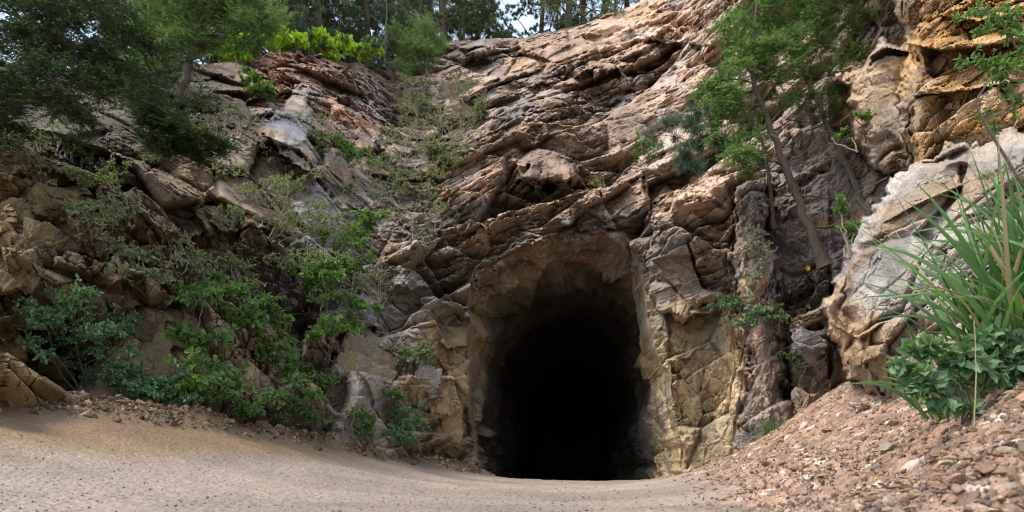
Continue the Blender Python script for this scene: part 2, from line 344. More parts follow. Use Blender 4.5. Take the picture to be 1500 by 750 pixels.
def rock_col(P, px, py, T):
    pq = np.stack([px, py], 1)
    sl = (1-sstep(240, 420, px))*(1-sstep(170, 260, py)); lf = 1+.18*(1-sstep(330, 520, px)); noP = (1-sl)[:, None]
    q = np.stack([px+45*fbm(P*.9, 3, 400), py+45*fbm(P*.9+7, 3, 410)], 1); c = col_field(q[:, 0], q[:, 1])
    for poly, fc, _, _ in facets:
        w = (sstep(-8, 8, poly_sd(pq, poly))*.8*(1-(poly is L_gold)*sstep(-10, 2, poly_sd(pq, L_bould))))[:, None]; c = c*(1-w)+np.array(fc)*w
    w = (sstep(-4, 8, poly_sd(pq, L_rib))*.85)[:, None]; c = c*(1-w)+w*np.array([.36, .26, .20])*(1+.45*ridged(np.stack([P[:, 0]*9+P[:, 2]*1.2, P[:, 1]*2, P[:, 2]*.4], 1), 3, 262))[:, None]
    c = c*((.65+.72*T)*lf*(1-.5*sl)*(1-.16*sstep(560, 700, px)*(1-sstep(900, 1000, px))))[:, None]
    g = c.mean(1, keepdims=True)
    m = (sstep(-.15, .4, fbm(P*[.7, .7, 1.5], 4, 420))*(.22+.78*sstep(400, 560, px)))[:, None]*noP; c = c*(1-m*.6)+g*np.array([1.02, .98, .97])*m*.6           # grey weathered patches
    m = sstep(.12, .5, fbm(P*[1.1, 1.1, 1.6]+5, 4, 440))[:, None]*noP; c = c*(1-m*.7)+(g*np.array([1.50, .92, .46]))*m*.6     # ochre iron stain
    m = sstep(.2, .5, ridged(P*[1.6, 1.6, .5]+9, 4, 460))[:, None]; c = c*(1-.32*m)
    g = c.mean(1, keepdims=True); c = c*.86+.14*g*np.array([1.14, .99, .84])
    return np.clip(c*1.2, .02, .8)

def fcols():
    return np.concatenate([np.arange(-450, 0, 9.), np.arange(0, 1500, 1.25*QK), np.arange(1500, 1951, 9.)])
cx = fcols(); NR = int(640/QK); v = np.linspace(0, 1, NR); top = np.interp(cx, sky_x, sky_y)
vv = np.where(v < .06, v*.5, .03+(v-.06)/(1-.06)*.97)            # finer near the foot
PY = 780+(top[None]-780)*vv[:, None]; PX = np.broadcast_to(cx, PY.shape)
pf = np.stack([PX.ravel(), PY.ravel()], 1); D0, LID = depth(pf)
B = np.stack([(pf[:, 0]-HX)/F0*D0, D0, ZC+(HY-pf[:, 1])/F0*D0], 1)
# plateau rows running back from the skyline
NP = 46; dist = .25*(1.115**np.arange(1, NP+1)-1)/.115*.35
dist = np.minimum(dist, 60)
topB = B.reshape(NR, -1, 3)[-1]
plat = topB[None]+np.stack([0*dist, dist, dist*.22], 1)[:, None, :]
Ball = np.concatenate([B.reshape(NR, -1, 3), plat]); NRT = NR+NP; NC = len(cx)
pxa = np.broadcast_to(cx, (NRT, NC)).ravel(); pya = np.concatenate([PY, np.broadcast_to(top, (NP, NC))]).ravel()
Bf = Ball.reshape(-1, 3)
ray = Bf-np.array([0, 0, ZC]); ray /= np.linalg.norm(ray, axis=1, keepdims=True)
Nn = -ray*.9+.12*nrm_f(np.stack([pxa, pya], 1)); Nn[NR*NC:] = Nn[NR*NC:]*.35+np.array([0, 0, .25])
Pn = Bf.copy(); dsm = dsm_f(pf); Pn[:NR*NC] = np.stack([(pf[:, 0]-HX)/F0*dsm, dsm, ZC+(HY-pf[:, 1])/F0*dsm], 1)
_a = pf-VP; _th = np.arctan2(_a[:, 0], -_a[:, 1]); wl_ = sstep(-70, -4, np.interp(_th, tl, rl)-np.hypot(_a[:, 0], _a[:, 1]))[:, None]*(LID == 0)[:, None]
Pn[:NR*NC] = Pn[:NR*NC]*(1-wl_)+Bf[:NR*NC]*wl_
lk = np.flatnonzero(LID > 0); Pn[lk] = Bf[lk]; ins = np.flatnonzero(LID == 4)
tv2 = VP[None]-pf[ins]; tv2 /= np.linalg.norm(tv2, axis=1, keepdims=True)+1e-6
Nt = np.stack([tv2[:, 0], 0*tv2[:, 0], -tv2[:, 1]], 1); wt_ = sstep(15.5, 18.5, D0[ins])[:, None]; Nn[ins] = Nn[ins]*(1-wt_)+Nt*wt_*.8
Dsp, DspF, T = rock_disp(Pn, pxa, pya); DspF *= 1-.55*np.concatenate([LID == 1, np.zeros(NP*NC, bool)])
amp = np.ones(len(Bf)); inT = np.concatenate([LID == 4, np.zeros(NP*NC, bool)]); amp[inT] = .5-.22*sstep(17, 20, D0)[inT[:NR*NC].nonzero()[0]]
amp[:NR*NC] *= .6+.4*sstep(0, 25, pf[:, 1]-np.interp(pf[:, 0], sky_x, sky_y)); amp[NR*NC:] = .6
edge = np.min([np.abs(poly_sd(pf, L)) for L in (L_slab, L_gold, L_bould)], 0); amp[:NR*NC] *= .25+.75*sstep(0, 14, edge)
amp[:NR*NC] *= 1-.35*sstep(555, 610, pf[:, 1])*(1-sstep(330, 420, pf[:, 0]))
soilw = (1-sstep(240, 420, pxa))*(1-sstep(160, 260, pya)); amp *= 1-.62*soilw; DspF *= 1+1.9*soilw
disp = Dsp*amp; dg = disp.reshape(NRT, NC)
for _ in range(1): dg[1:-1, 1:-1] = (dg[1:-1, 1:-1]*4+(dg[:-2, 1:-1]+dg[2:, 1:-1]+dg[1:-1, :-2]+dg[1:-1, 2:])*1.5)/10
CV = Bf+Nn*(dg.reshape(-1)+DspF*amp)[:, None]
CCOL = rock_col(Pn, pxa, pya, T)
tunnel_shade = np.zeros(len(Bf)); tunnel_shade[:NR*NC] = (LID == 4)*sstep(17.2, 18.7, D0); CCOL *= (1-.82*tunnel_shade)[:, None]   # tunnel gloom painted into the wall colour, darker with depth
fi = np.arange(NRT*NC).reshape(NRT, NC); quads = np.stack([fi[:-1, :-1], fi[:-1, 1:], fi[1:, 1:], fi[1:, :-1]], 2).reshape(-1, 4)
lall = np.concatenate([LID, np.broadcast_to(LID.reshape(NR, NC)[-1], (NP, NC)).ravel()])
ql = lall[quads[:, 0]]
def submesh(name, mask, mat):
    q = quads[mask]; u, inv = np.unique(q.ravel(), return_inverse=True)
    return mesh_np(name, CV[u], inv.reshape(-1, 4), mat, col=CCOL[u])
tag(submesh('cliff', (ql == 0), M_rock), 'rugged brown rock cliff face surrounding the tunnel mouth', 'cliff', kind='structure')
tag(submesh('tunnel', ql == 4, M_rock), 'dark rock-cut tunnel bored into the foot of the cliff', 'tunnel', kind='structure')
tag(submesh('boulder', ql == 1, M_rockp), 'huge pale grey rounded boulder face behind the long grass', 'boulder')
tag(submesh('rock_outcrop', ql == 3, M_rock), 'golden orange blocky outcrop overhanging the pale grey boulder', 'rock outcrop')
tag(submesh('rock_outcrop', ql == 2, M_rock), 'brown rock slab between the golden overhang and the leaning trees', 'rock outcrop')
CG = CV.reshape(NRT, NC, 3)
import gc
CG = CG.astype(np.float32); del Ball, B, Bf, Pn, ray, Nn, Dsp, DspF, T, CV, CCOL, pf, D0, LID, amp, quads, ql, lall, disp, dg, fi, pxa, pya, PX, PY, plat, tunnel_shade, edge; gc.collect()
def on_cliff(px, py):                      # world point of the cliff surface seen at a photo pixel
    i = int(np.argmin(np.abs(cx-px))); X = CG[:NR, i]; q = HY-(X[:, 2]-ZC)/X[:, 1]*F0
    j = np.argmin(np.abs(q-py)+.8*(X[:, 1]-X[:, 1].min())*0); return CG[j, i].copy()
def on_top(px, back):
    i = int(np.argmin(np.abs(cx-px))); k = int(np.argmin(np.abs(dist-back))); return CG[NR+k, i].copy()

# ------------------------------------------------------------------ GROUND
gpts = [(0,0,0),(0,2,0),(-1.5,1,0),(1.2,1,0),(0,-8,0),(-8,-8,.3),(8,-8,.4),(0,5,.0),(-1,8,.05),(.5,8,.04),(1.2,12,.05),(1.0,14.5,.05),(1.3,17,-.12),(1.8,24,-.35),(3,46,-.7),
 (-2.6,4.2,.02),(-3.9,5.4,.28),(-6,8,1.02),(-5.4,9,1.02),(-4.5,10,.9),(-3.1,12.5,.66),(-2.1,14,.44),(-.6,15.6,.14),(-4.2,7.5,.52),(-3.0,9,.42),(-2.2,11,.30),(-1.4,13,.18),(-9,6,1.3),(-12,10,1.5),(-7,12,1.3),(-3,17,.5),
 (4.0,13,.14),(3.2,14.5,.06),(4.7,11.5,.74),(4.5,10,1.22),(4.5,9,1.45),(3.7,6.6,.90),(2.95,4.6,.62),(2.65,3.5,.74),(1.7,2.2,.26),(2,3.6,.17),(1.9,5,.14),(2.6,6.6,.32),(3.0,8.5,.42),(3.0,10.5,.3),(2.6,12,.12),(.9,4,.02),(.9,3,.02),
 (6,8,2.0),(5,4,1.7),(4,2,1.3),(8,12,2),(9,4,2.4),(3,0,.7),(-5,3,.35),(-7,4,.75)]
gp = np.array(gpts, float); g_f = tps_fit(gp[:, :2], gp[:, 2], 3e-5)
berm = np.array([W(x, y, Y) for x, y, Y in ((-450,575,6.4),(-100,584,7.6),(0,588,8.0),(150,600,9),(300,622,10),(500,655,12.5),(600,675,14),(700,694,15.5))])
def seg_d(P, line):
    d = np.full(len(P), 1e9)
    for a, b in zip(line[:-1, :2], line[1:, :2]):
        e = b-a; w = P-a; t = np.clip((w@e)/(e@e), 0, 1); d = np.minimum(d, np.hypot(*(w-t[:, None]*e).T))
    return d
def talus_w(x, y):        # 1 on the gravel slope
    edge = np.interp(y, [-10, 0, 2, 4, 6, 9, 12, 14, 15], [1.3, 1.3, 1.0, 1.35, 1.8, 2.3, 2.7, 3.2, 6])
    return sstep(-.35, .45, x-edge+.25*noise(np.stack([x*1.3, y*1.3, x*0], 1), 77))
def gheight(x, y, fine=True):
    P = np.stack([x, y], 1); r = np.hypot(x, y); far = sstep(14, 40, np.hypot(x, y-8))
    far = np.where((np.abs(x-2) < 6) & (y > 12), 0, far)
    z = g_f(np.stack([np.clip(x, -14, 12), np.clip(y, -10, 48)], 1))*(1-far)+far*.2
    if fine:
        P3 = np.stack([x, y, 0*x], 1); bd = seg_d(P, berm); tw = talus_w(x, y)
        z = z+.15*np.exp(-(bd/.30)**2)*(1+.7*noise(P3*1.3, 6)+.35*noise(P3*5, 7))
        z = z+.045*np.exp(-(bd/.5)**2)*fbm(P3*8, 4, 8, .7)
        z = z+tw*(.055*fbm(P3*2, 3, 31)+.022*ridged(P3*9, 3, 36))
        # shallow wheel tracks and washboard on the road
        u = x*.35+y*.94; v_ = np.abs(np.sin((y-.35*x)*1.9+.5*noise(P3*.4, 52)))   # ruts running across towards the left bend
        z = z+(1-tw)*(.016*fbm(P3*[2.2, 2.2, 1], 3, 51)-.018*sstep(.8, 1., v_)*(r < 12)+.010*ridged(P3*9, 4, 56)+.005*noise(P3*40, 58))
        dd, a = vor(P3*14+.3, 9)[:3:2]; z = z+tw*.030*(u01(mix32(a))-.5)*(r < 30)
    return z
def gz(x, y): return float(gheight(np.array([float(x)]), np.array([float(y)]))[0])
ga = np.arctan((np.concatenate([np.arange(-450, 0, 12.), np.arange(0, 1500, 1.6*QK), np.arange(1500, 1960, 12.)])-HX)/F0)
rest = np.linspace(ga[-1], ga[0]+2*PI, 60)[1:]; ang = np.concatenate([ga, rest])
rad = np.concatenate([[.02, .3, .7, 1.1], np.geomspace(1.5, 24, int(640/QK)), np.geomspace(24.5, 60, 40)[0:], [90, 150, 300, 700, 1600, 4000]])
A_, R_ = np.meshgrid(ang, rad); gx, gy = (np.sin(A_)*R_).ravel(), (np.cos(A_)*R_).ravel()
gzv = gheight(gx, gy); GV = np.stack([gx, gy, gzv], 1); nr, nc = R_.shape
gi = np.arange(nr*nc).reshape(nr, nc); gq = np.stack([gi[:-1, :-1], gi[:-1, 1:], gi[1:, 1:], gi[1:, :-1]], 2).reshape(-1, 4)
tw = talus_w(gx, gy); bd = seg_d(GV[:, :2], berm)
G3 = np.stack([gx, gy, 0*gx], 1)
road = np.array([.225, .178, .140])[None]*(1+.30*fbm(G3*[1.5, .8, 1], 4, 71))[:, None]
bankw = sstep(.25, .6, gzv+.1*fbm(G3*1.3, 3, 73))[:, None]
bank = np.array([.20, .133, .075])[None]*(1+.22*fbm(G3*3, 4, 72))[:, None]
road = road*(1-bankw)+bank*bankw
road *= (1+.16*sstep(-.1, .3, fbm(np.stack([gx*.5+gy*.9, gx*.12, 0*gx], 1), 3, 93))-.14*sstep(.0, .35, fbm(np.stack([gx*.6+gy*1.6, gx*.1, 0*gx+4], 1), 3, 95)))[:, None]
bermw = (np.exp(-(bd/.42)**2)*np.clip(.75+.9*fbm(G3*2.2, 3, 91), 0, 1))[:, None]; road = road*(1-bermw)+np.array([.12, .072, .04])*bermw*(1+.3*fbm(G3*6, 3, 74))[:, None]
behind = (sstep(.35, .8, bd)*(np.interp(gx, berm[:, 0], berm[:, 1]) < gy)*(gx < -.5))[:, None]; road = road*(1-behind)+np.array([.10, .07, .045])*behind
_, _, aid, _ = vor(G3*14+.3, 9); tv = u01(mix32(aid+np.uint32(9)))[:, None]
tal = np.array([.235, .150, .10])[None]*(.55+.9*tv)*(1+.3*fbm(G3*2.5, 3, 75))[:, None]
tal = np.where(tv > .93, np.array([.40, .34, .29]), tal)
twc = tw[:, None]; GC = np.clip(road*(1-twc)+tal*twc, .02, .8)
ist = tw[gq[:, 0]] > .5
def gsub(name, m, lab, cat):
    q = gq[m]; u, inv = np.unique(q.ravel(), return_inverse=True)
    return tag(mesh_np(name, GV[u], inv.reshape(-1, 4), M_soil, col=GC[u]), lab, cat, kind='structure')
gsub('road', ~ist, 'pale tan dirt road leading into the tunnel', 'road')
gsub('ground', ist, 'reddish gravel slope piled against the right rocks', 'ground')

del A_, R_, gzv, GV, gi, gq, tw, bd, G3, road, bank, bermw, behind, tal, twc, GC, ist, tv, aid, gx, gy; gc.collect()
# ------------------------------------------------------------------ stones
rng = np.random.default_rng(5)
def ico(sub):
    import bmesh
    bm = bmesh.new(); bmesh.ops.create_icosphere(bm, subdivisions=sub, radius=1); V = np.array([v.co for v in bm.verts]); F = np.array([[v.index for v in f.verts] for f in bm.faces]); bm.free(); return V, F
ICO = {k: ico(k) for k in (1, 2, 3, 5)}
def rock_shape(sub, r, npl=11, rough=.03, seed=0):
    V, F = ICO[sub]; n = r.normal(size=(npl, 3)); n /= np.linalg.norm(n, axis=1, keepdims=True); d = r.uniform(.62, .95, npl)
    if sub >= 5:
        b = np.concatenate([np.eye(3), -np.eye(3)])+r.normal(size=(6, 3))*.17; b /= np.linalg.norm(b, axis=1, keepdims=True)
        n = np.concatenate([b, n[:6]]); d = np.concatenate([r.uniform(.55, .74, 6), r.uniform(.72, .95, 6)])
    q = V@n.T; R = np.where(q > .05, d/np.maximum(q, .05), 9).min(1); R = np.minimum(R, 1.25)
    P = V*R[:, None]
    if sub >= 5:
        dd = 0
        for k, sc in enumerate((.75, .3, .12)):
            dk, _ = blocks(P+seed*1.7, .3, 1.5, sc, seed+k*6, tilt=.35, off=.28, warp=.15, crack=.08); dd = dd+dk
        P = P+V*dd[:, None]*.8
    if sub >= 3: P = P*(1+rough*ridged(P*2.2+seed, 4, 11)+rough*.7*fbm(P*7+seed, 3, 12))[:, None]
    return P, F
def rotm(r):
    q = r.normal(size=4); q /= np.linalg.norm(q); w, x, y, z = q
    return np.array([[1-2*(y*y+z*z), 2*(x*y-z*w), 2*(x*z+y*w)], [2*(x*y+z*w), 1-2*(x*x+z*z), 2*(y*z-x*w)], [2*(x*z-y*w), 2*(y*z+x*w), 1-2*(x*x+y*y)]])
def stone(name, loc, size, col, label, cat='rock', group=None, sub=5, seed=1, rot=None, mat=None, npl=11):
    r = np.random.default_rng(seed); V, F = rock_shape(sub, r, npl, seed=seed); V = V*np.array(size)/2
    if rot is not None:
        a, b = rot; V = V@np.array([[math.cos(a), math.sin(a), 0], [-math.sin(a), math.cos(a), 0], [0, 0, 1]])@np.array([[math.cos(b), 0, -math.sin(b)], [0, 1, 0], [math.sin(b), 0, math.cos(b)]])
    c = np.array(col)[None]*(1+.25*fbm(V*3/max(size)+seed, 4, 13))[:, None]
    g = c.mean(1, keepdims=True); m = sstep(.1, .4, fbm(V*2.5/max(size)+seed+3, 4, 14))[:, None]; c = c*(1-m*.6)+g*np.array([1.4, .95, .5])*m*.6
    o = mesh_np(name, V, F, mat or M_rock, col=np.clip(c*.85, .02, .8)); o.location = loc
    return tag(o, label, cat, group)
def gravel(name, n, region, smin, smax, cols, label, sub=1, sink=.25):
    Vs, Fs, Cs = [], [], []; tmpl = [rock_shape(sub, rng, 8) for _ in range(14)]; k = 0
    pts = region(n); zz = gheight(pts[:, 0], pts[:, 1])
    for (x, y), z in zip(pts, zz):
        V, F = tmpl[rng.integers(14)]; s = smin*(smax/smin)**(rng.random()**2.2)
        P = (V*np.array([1, rng.uniform(.6, 1), rng.uniform(.4, .75)])*s/2)@rotm(rng)+[x, y, z+s*sink]
        Vs.append(P); Fs.append(F+k); k += len(V); c = np.array(cols[rng.integers(len(cols))])*rng.uniform(.5, 1.3); Cs.append(np.broadcast_to(c, P.shape))
    return tag(mesh_np(name, np.concatenate(Vs), np.concatenate(Fs), M_stone, col=np.concatenate(Cs)), label, 'gravel', kind='stuff')
def reg_talus(n):
    out = []
    while len(out) < n:
        Y = 1.6*(14/1.6)**rng.random(); px = rng.uniform(900, 1560); x = (px-HX)/F0*Y
        if talus_w(np.array([x]), np.array([Y]))[0] > rng.random(): out.append((x, Y))
    return np.array(out)
def reg_berm(n):
    k = rng.integers(0, len(berm)-1, n); t = rng.random((n, 1)); p = berm[k, :2]*(1-t)+berm[k+1, :2]*t; return p+rng.normal(size=(n, 2))*[.16, .3]+[0, .05]
def reg_road(n):
    out = []
    while len(out) < n:
        Y = 2.4*(14/2.4)**rng.random(); px = rng.uniform(-40, 1250); x = (px-HX)/F0*Y
        if talus_w(np.array([x]), np.array([Y]))[0] < .5 and not (np.interp(x, berm[:, 0], berm[:, 1]) < Y-.4 and x < -.5): out.append((x, Y))
    return np.array(out)
TC = [(.30,.20,.14),(.26,.15,.095),(.32,.25,.20),(.19,.12,.08),(.33,.23,.165),(.17,.13,.11),(.24,.145,.095)]
gravel('gravel', 15000, reg_talus, .007, .048, TC, 'countless pink and tan stones covering the slope')
gravel('gravel', 9000, reg_road, .005, .030, [(.16,.12,.09),(.13,.10,.08),(.30,.24,.19),(.20,.14,.10)], 'scattered dark pebbles on the dirt road', sink=.0)
gravel('soil_clods', 5500, reg_berm, .018, .15, [(.17,.11,.06),(.12,.075,.045),(.24,.16,.09),(.30,.21,.13)], 'crumbly brown soil clods along the bank beside the road', sink=.1)
for i, (x, y) in enumerate(reg_talus(110)):
    s = rng.uniform(.055, .13)*(.6+y*.055)
    stone('stone', (x, y, gz(x, y)+s*.12), (s, s*rng.uniform(.6, .9), s*rng.uniform(.4, .6)), TC[rng.integers(7)], 'angular loose stone lying on the reddish gravel slope', 'stone', 'loose stones on the gravel slope', sub=3, seed=500+i, rot=(rng.uniform(0, 6), rng.uniform(-.4, .4)), mat=M_stone)
# ------------------------------------------------------------------ plants
class Acc:
    def __init__(s): s.V = []; s.F = {3: [], 4: []}; s.C = []; s.n = 0
    def add(s, V, F, c=None):
        V = np.asarray(V, float); s.V.append(V); F = np.asarray(F)
        s.F[F.shape[1]].append(F+s.n); s.n += len(V)
        s.C.append(np.full((len(V), 3), .5) if c is None else np.asarray(c))
    def build(s, name, mat, parent=None, smooth=False):
        return mesh_np(name, np.concatenate(s.V), [np.concatenate(f) for f in s.F.values() if f], mat, parent, col=np.concatenate(s.C), smooth=smooth)
def tube(acc, pts, rad, sides=5):
    pts = np.asarray(pts, float); n = len(pts); rad = np.broadcast_to(rad, (n,)) if np.ndim(rad) else np.full(n, rad)
    T = np.gradient(pts, axis=0); T /= np.linalg.norm(T, axis=1, keepdims=True)+1e-9
    a = np.cross(T, [.31, .9, .28]); a /= np.linalg.norm(a, axis=1, keepdims=True)+1e-9; b = np.cross(T, a)
    th = np.arange(sides)*2*PI/sides; ring = pts[:, None]+rad[:, None, None]*(np.cos(th)[None, :, None]*a[:, None]+np.sin(th)[None, :, None]*b[:, None])
    i = np.arange(n*sides).reshape(n, sides); j = np.roll(i, -1, 1)
    acc.add(ring.reshape(-1, 3), np.stack([i[:-1], j[:-1], j[1:], i[1:]], 2).reshape(-1, 4))
def curve(a, b, n, bow, r):
    t = np.linspace(0, 1, n)[:, None]; L = np.linalg.norm(b-a); p = a+(b-a)*t
    off = r.normal(size=3)*bow*L; off[2] += abs(bow)*L*.5
    return p+off*(t*(1-t)*2)+r.normal(size=(n, 3))*.02*L*np.minimum(t, 1-t)*2
def unit(v): return v/(np.linalg.norm(v, axis=-1, keepdims=True)+1e-9)
def leaves(acc, P, D, Nn, size, w=.5, r=None, c=None):
    m = len(P); D = unit(D); S = unit(np.cross(D, Nn)); U = np.cross(S, D); s = size[:, None]
    q = [P, P+D*s*.35+S*s*w*.42+U*s*.10, P+D*s*.72+S*s*w*.34+U*s*.07, P+D*s-U*s*.12, P+D*s*.72-S*s*w*.34+U*s*.07, P+D*s*.35-S*s*w*.42+U*s*.10]
    V = np.stack(q, 1).reshape(-1, 3); i = np.arange(m)[:, None]*6
    F = np.concatenate([i+np.array([0, 5, 4, 3]), i+np.array([0, 3, 2, 1])]); acc.add(V, F, np.repeat(c, 6, 0))
def needles(acc, P, D, L, w, r, c):
    D = unit(D); S = unit(np.cross(D, r.normal(size=D.shape))); L = L[:, None]
    V = np.stack([P-S*w/2, P+S*w/2, P+D*L], 1).reshape(-1, 3); acc.add(V, np.arange(len(P)*3).reshape(-1, 3), np.repeat(c, 3, 0))
TI = .30
def clump_pts(clumps, n, r, depthr):
    wts = np.array([c[2][0]*c[2][1]*c[2][2] for c in clumps])**.7; k = r.choice(len(clumps), n, p=wts/wts.sum())
    sub = r.normal(size=(len(clumps), 7, 3))*.62; j = r.integers(0, 7, n); u = sub[k, j]+r.normal(size=(n, 3))*TI
    return np.array([clumps[i][0] for i in k])+u*np.array([clumps[i][2] for i in k]), k
def px_clumps(lst, Y, dr=.8, dy=None):
    """(px, py, rx, ry[, dY]) -> world ellipsoids"""
    out = []
    for c in lst:
        y = Y+(c[4] if len(c) > 4 else 0); out.append((W(c[0], c[1], y), None, (c[2]/F0*y, max(c[2], c[3])/F0*y*dr, c[3]/F0*y)))
    return out
def skeleton(acc, trunk, clumps, ntips, r, r_branch, r_twig, bow=.12, bare=0, dia=None):
    """trunk: list of polylines already drawn; grow branches to the clumps and twigs to tips. returns twigs [(pts)]"""
    sk = np.concatenate(trunk); org = len(sk)
    for c, _, s in clumps:
        d = np.linalg.norm(sk-c, axis=1)+.45*np.maximum(sk[:, 2]-c[2], 0); a = sk[np.argmin(d)]
        p = curve(a, np.array(c), 9, bow, r); tube(acc, p, np.linspace(r_branch, r_branch*.45, 9), 5); sk = np.concatenate([sk, p[2:]])
    tips, k = clump_pts(clumps, ntips, r, 1); tw = []
    order = np.argsort(np.linalg.norm(tips-np.array([clumps[i][0] for i in k]), axis=1))
    for i in order:
        t = tips[i]; d = np.linalg.norm(sk-t, axis=1); a = sk[np.argmin(d)]; p = curve(a, t, 5, bow*1.2, r)
        tube(acc, p, np.linspace(r_twig*1.3, r_twig*.5, 5), 3); tw.append(p); sk = np.concatenate([sk, p[2:]])
    return tw
def twig_samples(tw, per, r, t0=.25):
    P, D, T = [], [], []
    A = np.array(tw); n = len(A); t = t0+(1-t0)*r.random((n, per)); x = t*4; i = np.minimum(x.astype(int), 3); f = (x-i)[..., None]
    rows = np.arange(n)[:, None]; a = A[rows, i]; b = A[rows, i+1]
    return (a*(1-f)+b*f).reshape(-1, 3), unit(b-a).reshape(-1, 3), t.ravel()

G_leaf = leaf_mat('leaf_green', (.05, .10, .035), (.17, .28, .075)); G_lime = leaf_mat('leaf_lime', (.42, .62, .06), (.60, .78, .12), .5)
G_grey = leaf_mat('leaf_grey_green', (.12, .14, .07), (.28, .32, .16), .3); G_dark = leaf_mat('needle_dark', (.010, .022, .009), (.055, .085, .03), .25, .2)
G_fir = leaf_mat('needle_green', (.03, .065, .022), (.22, .34, .11), .3, .2); G_pine = leaf_mat('needle_blue_green', (.045, .075, .050), (.15, .20, .13), .2, .25)
G_blue = leaf_mat('leaf_blue_green', (.07, .14, .065), (.18, .29, .14), .3); G_pale = leaf_mat('leaf_pale', (.22, .24, .16), (.36, .38, .28), .2)
G_grass = leaf_mat('grass_blade', (.035, .10, .03), (.14, .26, .08), .4, .4); G_dry = leaf_mat('dry_stalk', (.26, .20, .11), (.42, .34, .2), .2)
G_far = leaf_mat('needle_far', (.04, .065, .03), (.15, .20, .09), .3, .2)
B_grey = bark_mat('bark_grey', (.06, .05, .04), (.20, .17, .14)); B_brown = bark_mat('bark_brown', (.035, .025, .018), (.12, .085, .06)); B_twig = bark_mat('twig_bark', (.08, .06, .045), (.24, .19, .14))
def finish(root, loc, objs):
    for o in objs:
        if o is None: continue
        o.parent = root; o.matrix_parent_inverse.identity(); n = len(o.data.vertices); a = np.empty(n*3, np.float32)
        o.data.vertices.foreach_get('co', a); a = a.reshape(-1, 3)-np.array(loc, np.float32); o.data.vertices.foreach_set('co', a.ravel()); o.data.update()
def shade(r, n, k=None, base=None):
    c = r.random(n)*.7+.15
    if k is not None: c = c*.45+.55*base[k]
    return np.clip(np.stack([c, c, c], 1), 0, 1)
SHN = 0
LM = 1.3
def shrub(label, base, clumps, ntips=120, per=10, leaf=.04, w=.55, mat=None, stem=None, group=None, name='shrub', r_stem=.012, Y=None, cat='shrub', up=.6, dr=.7, out=.0, nstem=4):
    out += .12
    global SHN; SHN += 1; r = np.random.default_rng(1000+SHN)
    b = on_cliff(*base) if Y is None else W(base[0], base[1], base[2] if len(base) > 2 else Y)
    if Y is not None and Y < 4.5: b[2] = gz(b[0], b[1])-.01
    if Y is None: b = b+np.array([0, .08, -.05])
    yb = b[1]; cl = px_clumps(clumps, yb-out-.25 if Y is None else yb, dr)
    if Y is None:      # keep each clump just proud of the rock behind it
        cl = [(W(c[0], c[1], min(on_cliff(c[0], c[1])[1]-.10-out, yb+.5)), None, s[2]) for c, s in zip(clumps, cl)]
    st = Acc(); tr = []
    for i in range(nstem):
        c = cl[i % len(cl)][0]; p = curve(b+r.normal(size=3)*[.04, .03, .0], np.array(c)+r.normal(size=3)*.05, 10, .13, r); tr.append(p); tube(st, p, np.linspace(r_stem, r_stem*.4, 10), 5)
    tw = skeleton(st, tr, cl, int(ntips*1.5), r, r_stem*.5, max(.0022, yb*.00030))
    root = empty(name, b, label, cat, group); fo = Acc()
    if per:
        P, D, t = twig_samples(tw, int(per*1.1), r); m = len(P); N_ = unit(r.normal(size=(m, 3))*.75+np.array([0, -.35, up])); D = unit(D*.5+r.normal(size=(m, 3))*.8+np.array([0, 0, -.15]))
        leaves(fo, P, D, N_, leaf*LM*(.6+.6*r.random(m)), w, r, shade(r, m))
    s = st.build('stems', stem or B_twig); f = fo.build('foliage', mat or G_leaf) if per else None
    finish(root, b, [s, f]); return root
DM = 1.35
def conifer(*a, **k):
    global TI; TI = .20; o = conifer_(*a, **k); TI = .30; return o
